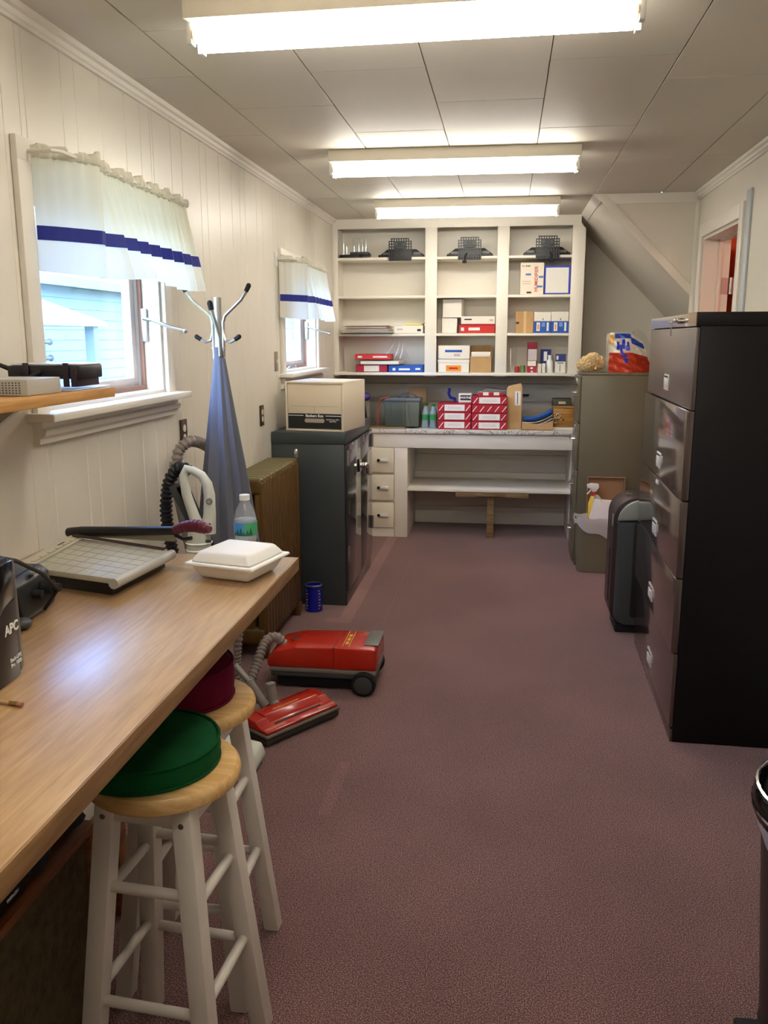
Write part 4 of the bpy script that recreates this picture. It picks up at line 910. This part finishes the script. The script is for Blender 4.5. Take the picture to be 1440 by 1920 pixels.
def radiator():
    t = thing('radiator', 'old bronze painted column radiator with dusty olive top', 'radiator', (-1.255, 4.0, 0))
    m = dusty_mat('bronze_paint', (92, 66, 26), (104, 94, 58), .38)
    n = 13; p = .058
    sec = G().b(-.095, -.045, -.02, .02, .13, .9, .016, 3).b(-.035, .035, -.02, .02, .13, .9, .016, 3).b(.045, .095, -.02, .02, .13, .9, .016, 3)
    sec.b(-.096, .096, -.0275, .0275, .84, .93, .022, 3).b(-.096, .096, -.0275, .0275, .07, .16, .022, 3)
    # outer ribs that close the front face
    sec.b(.078, .098, -.027, .027, .10, .91, .010, 2).b(-.098, -.078, -.027, .027, .10, .91, .010, 2)
    me = sec.mesh(); me.materials.append(m)
    for i in range(n): link('section', me, t, (0, .03 + i * p, 0))
    for y in (.03, .03 + (n - 1) * p): 
        G().taper(-.095, -.05, y - .02, y + .02, 0, .08, -.004, .002, .004).build('leg', m, t)
        G().taper(.05, .095, y - .02, y + .02, 0, .08, -.004, .002, .004).build('leg', m, t)
    G().cyl((.085, .745, .93), (.085, .745, .955), .011, n=12).lathe([(.013, .955), (.013, .972), (.008, .982), (0, .984)], 14, (.085, .745, 0)).build('air_valve', CHROME, t)
    c = thing('coffee_can', 'blue metal coffee can on the floor beside the radiator', 'can', (-1.103, 4.825, .0))
    bm_ = mat('can_blue', (20, 26, 140), .3)
    prof = [(0, .002), (.05, .002), (.051, .005), (.0495, .01)]
    for i in range(5): prof += [(.0505, .02 + i * .026), (.0493, .03 + i * .026)]
    prof += [(.05, .155), (.052, .16), (.0495, .162), (.0485, .155), (.0485, .012), (0, .01)]
    G().lathe(prof, 32).build('can', bm_, c)
    G().lathe([(.0522, .157), (.0525, .163), (.049, .165), (.0483, .158)], 32).build('rim', STEEL, c)
    for a in (-2.3, -.7):
        g = G()
        for i in range(7): g.b(-.003, .003 + .007 * (i % 2), -.0006, .0006, .018 + i * .018, .026 + i * .018, M=Matrix.Translation((.0508 * math.cos(a), .0508 * math.sin(a), 0)) @ Matrix.Rotation(a + PI / 2, 4, 'Z'))
        g.build('printed_band', mat('silver_print', (190, 180, 150), .4), c)
radiator()

def steel_cabinet():
    t = thing('steel_cabinet', 'slate grey two door steel cabinet against the left wall', 'cabinet', (-.925, 4.93, 0))
    sl = mat('slate_enamel', (60, 66, 68), .35, noise=(2, .1)); fr = mat('slate_front_gloss', (50, 50, 50), .10, coat=.3)
    W_, D_, H_ = .96, .44, 1.055
    G().b(-D_, -.004, .004, W_ - .004, .0, H_ - .07, .003).build('body', sl, t)
    G().b(-D_ - .002, .004, 0, W_, H_ - .07, H_, .004).build('top', sl, t)
    G().b(-.004, .002, .004, W_ - .004, 0, .09, .002).build('plinth', fr, t)
    for i, (a, e) in enumerate(((.008, W_ / 2 - .002), (W_ / 2 + .002, W_ - .008))):
        d = G().b(-.0035, .014, a, e, .095, H_ - .075, .003).build('door', fr, t)
        yh = e - .006 if i else a + .006
        for zz in (.28, .86):
            G().cyl((.016, yh, zz), (.016, yh, zz + .09), .008, n=10).build('hinge', STEEL, d)
    h = G().cyl((.014, W_ / 2 - .03, .80), (.05, W_ / 2 - .03, .80), .016, n=14).tube([(.05, W_ / 2 - .03, .80), (.056, W_ / 2 + .02, .79), (.056, W_ / 2 + .03, .74)], .010, 8).sph((.05, W_ / 2 - .03, .80), .02, 12)
    h.b(.014, .022, W_ / 2 - .07, W_ / 2 - .01, .76, .84, .004).build('latch_handle', CHROME, t)
    G().tube([(.03, W_ / 2 + .06, .795), (.045, W_ / 2 + .1, .79), (.045, W_ / 2 + .12, .72)], .007, 8).cyl((.014, W_ / 2 + .06, .795), (.04, W_ / 2 + .06, .795), .012, n=12).build('padlock_hasp', mat('brass'), t)
    b = thing('storage_box', 'white cardboard file drawer box with black band on the steel cabinet', 'storage box', (-1.083, 5.175, 1.0556), R(-9))
    w, d, h = .183, .20, .292
    cm = mat('box_white', (226, 214, 192), .55)
    G().b(-w, w, -d + .01, d, .001, h, .004).build('sleeve', cm, b)
    # frame around the drawer front
    G().b(-w, -w + .012, -d, -d + .011, .001, h, .002).b(w - .012, w, -d, -d + .011, .001, h, .002).b(-w + .012, w - .012, -d, -d + .011, h - .012, h, .002).b(-w + .012, w - .012, -d, -d + .011, .001, .012, .002).build('front_frame', cm, b)
    G().b(-w + .014, w - .014, -d + .004, -d + .0105, .014, h - .014, .001).build('drawer_front', mat('box_cream', (222, 208, 184), .55), b)
    G().b(-w + .016, w - .016, -d + .0026, -d + .0042, .016, .105).build('black_band', BLKC, b)
    for a_, e_ in ((-w + .016, -.07), (.07, w - .016)): G().b(a_, e_, -d + .0016, -d + .003, .091, .095).build('white_rule', WHITEINK, b)
    G().b(-w + .03, w - .03, -d + .003, -d + .0042, .147, .1485).b(-.001, .001, -d + .003, -d + .0042, .108, .147).build('label_lines', mat('tan_rule', (176, 158, 132), .6), b)
    text('lettering', 'Bankers Box', .022, WHITEINK, b, (0, -d + .0022, .092), FRONT, bold=.0008)
    text('lettering', 'Stor/Drawer #511\nSteel Plus', .011, WHITEINK, b, (.115, -d + .0022, .066), FRONT, bold=.0002)
    G().prism([(-.062, .058), (-.055, .052), (.055, .052), (.062, .058), (.062, .070), (.055, .076), (-.055, .076), (-.062, .070)], 'y', -d + .0012, -d + .0025).build('hand_hole', mat('hole_grey', (170, 160, 146), .7), b)
steel_cabinet()

def coat_rack():
    X, Y = -1.125, 3.33
    t = thing('coat_rack', 'chrome coat rack with black tipped hooks beside the near window', 'coat rack', (X, Y, 0))
    G().cyl((0, 0, .03), (0, 0, 1.755), .0155, n=18).build('pole', STEEL, t)
    G().lathe([(0, 0), (.125, 0), (.125, .008), (.03, .03), (0, .032)], 28).build('base', STEEL, t)
    def arm(a, name):
        c, s = math.cos(a), math.sin(a); q = lambda r, z: (r * c, r * s, z)
        up = G().tube([q(.019, 1.52), q(.022, 1.66), q(.03, 1.685), q(.10, 1.745), q(.128, 1.785)], .0062, 8).build('upper_hook', STEEL, t)
        G().tube([q(.122, 1.776), q(.133, 1.796)], [.0085, .0095], 10).sph(q(.134, 1.798), .0095, 10).build('tip', MATBLACK, up)
        lo = G().tube([q(.02, 1.665), q(.022, 1.62), q(.03, 1.59), q(.05, 1.584), q(.075, 1.597)], .0062, 8).build('lower_hook', STEEL, t)
        G().tube([q(.07, 1.594), q(.086, 1.604)], [.0085, .009], 10).sph(q(.087, 1.605), .009, 10).build('tip', MATBLACK, lo)
        for z in (1.56, 1.61, 1.655): G().sph(q(.026, z), .004, 8).build('screw', STEEL, t)
    for a in (-6, 186): arm(R(a), '')
    fh = G().tube([(.012, -.022, 1.53), (.014, -.03, 1.60), (.004, -.045, 1.66), (-.006, -.06, 1.715)], .0075, 8).build('front_hook', STEEL, t)
    G().tube([(-.005, -.058, 1.706), (-.008, -.063, 1.73)], [.010, .011], 10).sph((-.008, -.063, 1.731), .011, 10).build('tip', MATBLACK, fh)
    m = mat('blue_grey_cloth', (98, 100, 112), .9, sheen=.2, bump=(60, .1))
    N_ = 9
    def f(u, v):
        a = u * 2 * PI; z = 1.565 - 1.02 * v
        r = .017 + .118 * (v ** .95)
        pl = math.sin(a * N_ + 1.3 * math.sin(a * 2 + .6)); r *= 1 + (.02 + .26 * min(1, v * 2.0)) * (1 - 2 * (1 - abs(math.cos(a * N_ / 2 + .65 * math.sin(a * 2 + .6)))) ** .5) * .75
        ox = .012 * v
        return Vector((ox + r * math.cos(a), r * .92 * math.sin(a), z))
    c = G().grid(f, 264, 30, closed_u=True).build('draped_cloth', m, ang=180); c.location = (X, Y, 0)
    tag(c, 'blue grey pleated cloth draped around the coat rack pole', 'cloth')
coat_rack()

def ribbed(pts, r, step, rib):
    """ribbed hose along a smooth path: returns a G with a corrugated tube"""
    P = [Vector(p) for p in pts]; out = []
    for i in range(len(P) - 1):
        a, b, c, d = P[max(i - 1, 0)], P[i], P[i + 1], P[min(i + 2, len(P) - 1)]
        n = max(2, int((c - b).length / step))
        for k in range(n):
            s = k / n; out.append(.5 * ((2 * b) + (c - a) * s + (2 * a - 5 * b + 4 * c - d) * s * s + (3 * b - a - 3 * c + d) * s ** 3))
    out.append(P[-1]); rr = [r * (1 + rib * (.6 if i % 4 < 2 else -1.4)) for i in range(len(out))]
    return G().tube(out, rr, 12)
def vacuums():
    # red canister
    t = thing('canister_vacuum', 'red canister vacuum with grey ribbed hose on the carpet', 'vacuum cleaner', (-.80, 3.77, 0))
    prof = [(-.262, .108), (.252, .108), (.252, .205), (.238, .214), (.06, .216), (-.13, .209), (-.225, .186), (-.262, .150)]
    G().prism(prof, 'y', -.128, .128, .014).build('body', REDGLOSS, t)
    G().b(-.25, .25, -.131, .131, .090, .110, .004).build('grey_band', mat('band_grey', (120, 112, 104), .4), t)
    G().b(-.245, .248, -.128, .128, .066, .091, .008).build('bumper', DGREY, t)
    G().b(-.22, .15, -.105, .105, .012, .067, .01).build('underbody', MATBLACK, t)
    G().b(.185, .253, -.075, .129, .2135, .2185, .002).build('latch', mat('latch_grey', (98, 98, 92), .4), t)
    G().b(.052, .055, -.1285, .1285, .112, .2168).build('seam', mat('deep_red', (90, 14, 10), .4), t)
    for y in (-.07, -.02, .03): G().b(.098, .112, y, y + .035, .2152, .2162).build('gold_mark', mat('gold_print', (206, 168, 60), .4), t)
    G().b(.088, .092, -.10, .11, .2152, .216).b(.118, .121, -.10, .11, .2152, .216).build('gold_line', mat('gold_print'), t)
    G().b(-.17, -.13, -.02, .02, .198, .208, .003).build('button', mat('deep_red'), t)
    for s in (-1, 1):
        w = G().lathe([(0, -.016), (.05, -.016), (.056, -.010), (.056, .010), (.05, .016), (0, .016)], 28, (0, 0, 0), Matrix.Translation((.195, s * .147, .0565)) @ Matrix.Rotation(PI / 2, 4, 'X')).build('wheel', MATBLACK, t)
        G().lathe([(0, .0), (.040, 0), (.042, .003), (.036, .005), (0, .004)], 24, (0, 0, 0), Matrix.Translation((.195, s * .1635, .0565)) @ Matrix.Rotation(PI / 2 * (1 if s < 0 else -1), 4, 'X')).build('hub_cap', DGREY, w)
    G().lathe([(0, -.012), (.018, -.012), (.018, .012), (0, .012)], 14, (0, 0, 0), Matrix.Translation((-.19, 0, .0185)) @ Matrix.Rotation(PI / 2, 4, 'X')).build('caster', MATBLACK, t)
    hz = mat('hose_taupe', (140, 128, 120), .4)
    hp = [(-.20, -.02, .175), (-.235, -.045, .225), (-.275, -.09, .215), (-.30, -.18, .12), (-.315, -.25, .075), (-.335, -.30, .10), (-.345, -.32, .20), (-.335, -.31, .32), (-.33, -.22, .50), (-.36, -.12, .72), (-.385, -.14, .92), (-.42, -.28, 1.12), (-.465, -.40, 1.185), (-.505, -.45, 1.155), (-.515, -.46, 1.10)]
    ribbed(hp, .0225, .0045, .11).build('hose', hz, t)
    G().tube([(-.515, -.46, 1.105), (-.52, -.465, 1.06), (-.51, -.46, .95), (-.48, -.44, .70)], [.027, .029, .024, .018], 14).build('hose_grip', GREY, t)
    # power head
    t = thing('vacuum_power_head', 'red and grey floor brush head of the canister vacuum on the carpet', 'vacuum head', (-.868, 3.282, 0), R(54.8))
    G().b(-.2, .2, -.1, .1, .006, .036, .010).build('base', mat('charcoal_rubber', (52, 48, 44), .6), t)
    G().b(-.2, .2, -.102, .1, .036, .050, .005).build('bumper_strip', mat('warm_grey_strip', (120, 110, 96), .5), t)
    G().prism([(-.096, .05), (.098, .05), (.098, .075), (.05, .092), (-.02, .088), (-.055, .066), (-.096, .064)], 'x', -.194, .194, .006).build('cover', REDGLOSS, t)
    G().prism([(-.048, .067), (.0, .068), (.04, .094), (.034, .099), (-.012, .096), (-.040, .078)], 'x', -.14, .15, .004).build('raised_panel', REDGLOSS, t)
    G().b(-.12, .13, -.058, -.046, .066, .070).build('brush_window', mat('brown_window', (84, 60, 54), .3), t)
    for y in (-.082, -.072): 
        for a_, e_ in ((-.19, -.08), (.10, .19)): G().b(a_, e_, y, y + .003, .0645, .0655).build('silver_line', mat('pale_line', (230, 190, 160), .4), t)
    G().b(-.08, .06, .002, .007, .0968, .098).build('gold_line', mat('gold_print'), t)
    nk = mat('neck_grey', (134, 130, 122), .4)
    G().cyl((-.02, .075, .085), (-.02, .09, .155), .021, .021, n=16).tube([(-.02, .075, .085), (-.02, .06, .075)], .024, 12).b(-.04, .0, .075, .105, .150, .172, .006).build('swivel_stub', nk, t)
    G().tube([(-.06, .075, .085), (-.075, .10, .12), (-.10, .135, .19)], [.02, .021, .019], 12).build('elbow', nk, t)
    G().tube([(-.10, .135, .19), (-.135, .18, .26)], .014, 12).build('wand', STEEL, t)
    G().prism([(.07, .055), (.12, .06), (.13, .10), (.09, .10)], 'x', -.11, -.05, .004).build('pedal', nk, t)
    # white upright
    t = thing('upright_vacuum', 'white upright vacuum with loop handle and black hose behind the worktable', 'vacuum cleaner', (-1.10, 2.96, 0))
    iv = mat('ivory_plastic', (206, 208, 196), .4)
    G().prism([(-.18, .004), (.205, .004), (.222, .03), (.205, .075), (.05, .10), (-.18, .10)], 'y', -.17, .02, .012).build('floor_head', iv, t)
    G().b(-.17, .21, -.172, .0, .004, .02, .004).build('skirt', mat('sage_plastic', (150, 152, 136), .5), t)
    G().taper(-.09, .07, -.055, .055, .09, .80, .03, .015, .02).build('body', iv, t)
    hb = G().tube([(-.01, 0, .78), (-.005, 0, .86), (.0, 0, .93)], [.05, .043, .04], 16).build('neck', iv, t)
    for z in (.835, .862): G().lathe([(.046, -.004), (.05, 0), (.046, .004)], 24, (-.005, 0, z)).build('neck_ring', WHITEP, t)
    lp = [(.005, 0, .90), (-.02, 0, .96), (-.045, 0, 1.04), (-.052, 0, 1.11), (-.04, 0, 1.135), (-.015, 0, 1.128), (.015, 0, 1.112), (.035, 0, 1.08), (.042, 0, 1.04), (.04, 0, .97), (.03, 0, .90)]
    G().tube(lp, [.024, .02, .018, .017, .016, .016, .017, .019, .021, .023, .03], 12).build('loop_handle', iv, t)
    G().lathe([(.012, 0), (.012, .004), (.008, .005), (.008, 0)], 16, (0, 0, 0), Matrix.Translation((.048, -.02, 1.02)) @ Matrix.Rotation(PI / 2, 4, 'X')).build('switch_ring', GREY, t)
    G().b(.030, .05, -.026, -.018, .92, .94, .002).b(.03, .05, -.03, -.02, .868, .878, .002).build('button', DGREY, t)
    ribbed([(-.06, .07, 1.115), (-.10, .08, 1.125), (-.145, .09, 1.07), (-.163, .09, .97), (-.158, .09, .87), (-.14, .09, .76), (-.11, .08, .55), (-.08, .07, .3)], .023, .0045, .12).build('hose', mat('hose_black', (30, 32, 36), .45), t)
    for k, (dx, m) in enumerate(((0, DGREY), (.028, BLACK))):
        G().taper(-.014, .014, -.012, .012, 0, .27, -.008, 0, .003, M=Matrix.Translation((.02 + dx - .02, .05, .82)) @ Matrix.Rotation(R(-24), 4, 'Y')).build('crevice_tool', m, t)
    G().tube([(.02, .06, .78), (-.10, .06, 1.02)], .004, 8).build('tool_rod', STEEL, t)
vacuums()

# ================================================================== RIGHT SIDE
def file_cabinet():
    t = thing('lateral_file_cabinet', 'tall black five drawer lateral file cabinet on the right', 'file cabinet', (.685, 3.34, 0), R(-1.2))
    bm_ = mat('cabinet_black', (15, 12, 13), .5, noise=(3, .15), spec=.3); fm = mat('cabinet_front_gloss', (70, 54, 48), .14, coat=.8, coatr=.1, spec=.8, bump=(2.2, .03)); fm2 = mat('cabinet_front_brushed', (78, 64, 58), .3, coat=.5, coatr=.32, spec=.8, bump=(3, .03), stretch=(1, .2, 6)); NICKEL = mat('bright_nickel', (226, 222, 214), .3, .25)
    D_, W_, H_ = .455, 1.17, 1.69
    G().b(.016, D_, 0, W_, 0, H_ - .05, .003).build('body', bm_, t)
    G().b(.0, D_, -.002, W_ + .002, H_ - .05, H_, .003).build('top', bm_, t)
    G().b(-.002, .002, .0, W_, H_ - .05, H_ - .002).build('top_front', fm, t)
    G().b(.006, .016, .004, W_ - .004, .0, .055, .001).build('toe_kick', fm, t)
    zs = [1.637, 1.33, .986, .68, .374, .058]
    for i in range(5):
        z1, z0 = zs[i] - .002, zs[i + 1] + .002
        px = -.012 if i in (1, 2, 3) else 0
        d = G().b(px, .0158, .004, W_ - .004, z0, z1, .003).build('drawer', fm if i else fm2, t)
        zc, yc = z0 + .075, .60
        G().b(px - .003, px + .0005, yc - .055, yc + .055, zc - .034, zc + .034, .001).build('pull_plate', NICKEL, d)
        G().b(px - .0036, px - .0029, yc - .045, yc + .045, zc - .012, zc + .027).build('pull_recess', MATBLACK, d)
        G().b(px - .010, px - .003, yc - .05, yc + .018, zc - .016, zc + .020, .002).build('finger_lip', NICKEL, d)
    G().b(-.018, -.01, .575, .62, .955, .973, .003).build('release_tab', NICKEL, t)
    lk = G().cyl((-.002, .33, H_ - .026), (-.014, .33, H_ - .026), .012, n=14).b(-.03, -.012, .325, .335, H_ - .033, H_ - .018, .002).build('lock', CHROME, t)
    G().tube([(-.028, .36, H_ - .03), (-.034, .40, H_ - .033), (-.03, .42, H_ - .03)], .004, 6).tube([(-.03, .37, H_ - .035), (-.031, .37, H_ - .06), (-.03, .372, H_ - .085)], .002, 6).build('key', CHROME, lk)
    # olive file cabinet
    t = thing('olive_file_cabinet', 'olive green four drawer file cabinet by the workbench', 'file cabinet', (.505, 6.09, 0))
    om = mat('olive_enamel', (104, 98, 78), .4, noise=(2.5, .08))
    G().b(.012, .60, 0, .385, 0, 1.345, .004).b(.008, .602, -.002, .387, 1.345, 1.36, .003).build('body', om, t)
    for i in range(4):
        z0 = .04 + i * .326; d = G().b(-.006, .0115, .008, .377, z0, z0 + .318, .004).build('drawer', om, t)
        zc = z0 + .2
        G().tube([(-.006, .155, zc), (-.03, .16, zc), (-.036, .175, zc), (-.036, .215, zc), (-.03, .23, zc), (-.006, .235, zc)], .006, 8).build('handle', CHROME, d)
        G().b(-.012, -.005, .15, .24, zc + .05, zc + .10, .002).build('label_holder', CHROME, d)
        G().cyl((-.006, .30, zc), (-.022, .30, zc), .008, n=10).build('thumb_latch', CHROME, d)
    z = 1.3606
    # fluffy toy
    fm_ = mat('tan_fur', (220, 194, 146), .95, noise=(60, .2), bump=(120, 1))
    g = G()
    for p, r in (((.0, 0, .05), .055), ((.07, .01, .055), .05), ((.035, .0, .075), .05), ((-.03, .01, .04), .045), ((.085, .03, .04), .035)):
        tb = bmesh.new(); bmesh.ops.create_icosphere(tb, subdivisions=4, radius=r)
        for v in tb.verts: v.co *= 1 + .22 * (rnd.random() - .5)
        g._add(tb, Matrix.Translation(p))
    t = thing('fluffy_ornament', 'small fluffy tan toy lying on the olive file cabinet', 'toy', (.56, 6.20, z + .0105))
    g.build('fur', fm_, t, ang=25)
    G().lathe([(0, .0), (.012, .0), (.016, .012), (.008, .026), (0, .028)], 12, (.055, -.055, .001)).build('brass_bell', mat('brass'), t)
    # plastic pack
    t = thing('plastic_pack', 'half empty red white and blue plastic pack on the olive cabinet', 'plastic pack', (.815, 6.20, z), R(8))
    def pk(u, v):
        x = -.115 + .23 * u + .075 * (1 - v) * u; zz = .27 * v * (1 - .25 * max(0, u - .55) * 2) ; y = -.05 * math.sin(PI * min(1, max(0, u))) * (1 - .55 * v) + .006 * math.sin(u * 23 + v * 9) + .004 * math.sin(v * 31 + u * 13)
        return Vector((x, y, zz))
    rp = mat('pack_red', (196, 62, 34), .25, translucent=.15); wp = mat('pack_white', (232, 224, 210), .3); bp = mat('pack_blue', (28, 70, 170), .3)
    def patch(u0, u1, v0, v1, off): return G().grid(lambda u, v: pk(u0 + (u1 - u0) * u, v0 + (v1 - v0) * v) + Vector((0, -off, 0)), 20, 12, .0012)
    patch(0, 1, 0, .5, 0).build('red_wrap', rp, t); patch(0, 1, .5, 1, 0).build('white_wrap', wp, t)
    patch(.12, .58, .86, .98, .003).build('blue_band', bp, t); patch(.58, .95, .74, .9, .003).build('blue_band', bp, t)
    patch(0, .1, .72, .95, .003).build('yellow_band', mat('pack_yellow', (226, 180, 90), .35), t)
    for u0, v0, du, dv in ((.17, .58, .07, .2), (.25, .50, .06, .2), (.32, .60, .07, .24), (.40, .56, .10, .12), (.44, .66, .05, .12), (.27, .40, .06, .14), (.33, .26, .10, .10), (.35, .38, .06, .09)): patch(u0, u0 + du, v0, v0 + dv, .004).build('blue_emblem', mat('pack_blue2', (40, 60, 190), .3), t)
    G().grid(lambda u, v: pk(u, v) * .98 + Vector((0, .10 + .02 * math.sin(u * 7), 0)), 16, 10, .001).build('rear_wrap', wp, t)
    cp = thing('crumpled_plastic', 'clear crumpled plastic wrap behind the red plastic pack', 'plastic wrap', (.90, 6.40, z))
    G().grid(lambda u, v: Vector((-.10 + .22 * u, .05 * math.sin(u * 5 + v * 3) + .012 * math.sin(u * 31) * math.sin(v * 19), .005 + .29 * v * math.sin(PI * (.2 + .6 * u)))), 30, 24).build('wrap', glass_mat('crumpled_film', (.9, .89, .86), .16), cp)
    # wastebasket
    t = thing('wastebasket', 'olive plastic wastebasket with white liner against the olive cabinet', 'wastebasket', (.665, 5.972, 0))
    pm = mat('olive_plastic', (110, 104, 84), .5)
    def tap(w0, d0, w1, d1, z0, z1, open_): 
        def f(u, v):
            a = u * 2 * PI; ex = .35
            c, s = math.cos(a), math.sin(a); k = (abs(c) ** (2 / .55) + abs(s) ** (2 / .55)) ** (-.55 / 2)
            return Vector(((w0 + (w1 - w0) * v) * c * k, (d0 + (d1 - d0) * v) * s * k, z0 + (z1 - z0) * v))
        return f
    G().grid(tap(.142, .078, .165, .092, .004, .37, 1), 64, 6, .004, closed_u=True).b(-.125, .125, -.066, .066, .003, .012).build('bin', pm, t)
    lin_ = lambda u, v: tap(.168, .095, .174, .101, .37, .385, 1)(u, min(1, v * 2)) + Vector((0, 0, -(.035 + .09 * max(0, math.cos(u * 2 * PI + .9)) + .012 * math.sin(u * 40)) * max(0, 1 - v * 1.6) + .008 * math.sin(u * 50) * v))
    G().grid(lin_, 96, 8, closed_u=True).build('liner', BAGP, t)
    G().grid(lambda u, v: tap(.158, .086, .13, .06, .384, .30, 1)(u, v) + Vector((0, 0, .006 * math.sin(u * 44))), 80, 6, closed_u=True).build('liner_inside', BAGP, t)
    t = thing('white_waste_box', 'crumpled white carton stuffed in the wastebasket', 'carton', (.68, 5.922, .31))
    G().taper(-.10, .11, -.035, .03, .0, .20, .03, .008, .006).build('carton', mat('waste_white', (222, 218, 218), .5, bump=(10, .3)), t, rot=(R(-6), R(4), 0))
    G().grid(lambda u, v: Vector((-.06 + .2 * u, .02 + .03 * math.sin(u * 6 + v * 4), .14 + .10 * v * (.5 + .5 * math.sin(u * 8 + 1)))), 12, 8, .001).build('crumpled_sheet', PAPER, t)
    t = thing('spray_bottle', 'yellow spray bottle with white trigger in the wastebasket', 'spray bottle', (.622, 6.0, .30))
    yl = mat('yellow_bottle', (226, 190, 70), .35)
    G().lathe([(0, 0), (.032, 0), (.035, .02), (.035, .17), (.02, .215), (.016, .225), (0, .225)], 18).build('bottle', yl, t)
    G().cyl((0, 0, .225), (0, 0, .247), .017, n=16).build('collar', mat('red_collar', (190, 50, 40), .4), t)
    G().prism([(-.045, .282), (-.05, .302), (-.02, .312), (.03, .308), (.034, .285), (.015, .255), (-.012, .250), (-.014, .27)], 'y', -.013, .013, .004).tube([(-.018, 0, .268), (-.03, 0, .25), (-.045, 0, .235)], .005, 8).build('trigger_head', WHITEP, t)
    t = thing('cardboard_tray', 'shallow cardboard tray standing upright behind the wastebasket', 'cardboard tray', (.712, 6.0855, .0))
    G().b(-.128, .128, -.005, -.001, .39, .645).b(-.128, -.124, -.03, -.005, .39, .645).b(.124, .128, -.03, -.005, .39, .645).b(-.124, .124, -.03, -.005, .641, .645).b(-.10, .10, -.005, -.001, .0, .39).build('tray', mat('brown_card', (150, 116, 84), .7), t)
    # shredder
    t = thing('paper_shredder', 'charcoal paper shredder standing beyond the black file cabinet', 'shredder', (.73, 4.75, 0))
    sm = mat('shredder_charcoal', (66, 70, 68), .35); dk = mat('shredder_maroon', (52, 36, 36), .4)
    def rr(x0, x1, z0, z1, r0, r1, n=8):
        P = []
        for cx, cz, r, a0 in ((x1 - r1, z0 + r1, r1, -90), (x1 - r0, z1 - r0, r0, 0), (x0 + r0, z1 - r0, r0, 90), (x0 + r1, z0 + r1, r1, 180)):
            for i in range(n + 1): a = R(a0 + 90 * i / n); P.append((cx + r * math.cos(a), cz + r * math.sin(a)))
        return P
    G().prism(rr(-.135, .20, .05, .76, .12, .09), 'y', -.10, .16, .006).build('body', dk, t)
    G().prism(rr(-.115, .20, .055, .63, .005, .07), 'y', -.125, -.099, .008).build('front_shell', sm, t)
    G().prism([p for p in rr(-.115, .20, .30, .75, .12, .02) if p[1] > .635] + [(-.115, .635)], 'y', -.125, -.099, .006).build('head_cover', mat('shredder_silver', (146, 150, 140), .3, .3), t)
    G().prism(rr(-.03, .20, .10, .66, .06, .02), 'y', -.128, -.124, .001).build('dark_window', MATBLACK, t)
    G().b(-.138, -.134, -.02, .0, .16, .46, .001).build('slot', MATBLACK, t)
    G().b(-.139, -.133, -.09, -.05, .60, .66, .002).build('button', GREY, t)
    G().b(-.10, .18, -.09, .14, .0, .052, .01).build('base', MATBLACK, t)
    G().b(-.06, -.035, -.005, .005, .7615, .763).b(-.06, -.052, -.005, .03, .7615, .763).build('emblem', LGREY, t)
    # round bin at the right edge
    t = thing('round_bin', 'dark round bin with black lid and white liner at the right edge', 'trash bin', (.795, 1.82, 0))
    G().lathe([(0, .02), (.165, .02), (.17, .05), (.205, .55), (.20, .55), (0, .545)], 48).build('bin', mat('bin_brown', (58, 44, 40), .45), t)
    G().lathe([(.222, .56), (.228, .585), (.224, .612), (.215, .622), (.208, .60), (.20, .615), (.15, .64), (0, .65)], 48).build('lid', GLOSSBLACK, t)
    G().lathe([(.219, .624), (.222, .628), (.217, .631)], 48).lathe([(.2285, .580), (.2305, .584), (.2285, .588)], 48).build('chrome_ring', CHROME, t)
    G().grid(lambda u, v: Vector(((.224 - .012 * v + .003 * math.sin(u * 60)) * math.cos(u * 2 * PI), (.224 - .012 * v + .003 * math.sin(u * 60)) * math.sin(u * 2 * PI), .565 - v * (.07 + .04 * math.sin(u * 9 + 1)))), 90, 5, closed_u=True).build('liner', BAGP, t)
    G().b(-.225, -.15, -.05, .03, .0, .03, .008).lathe([(0, 0), (.168, 0), (.172, .02), (0, .02)], 40).build('pedal_base', MATBLACK, t)
file_cabinet()
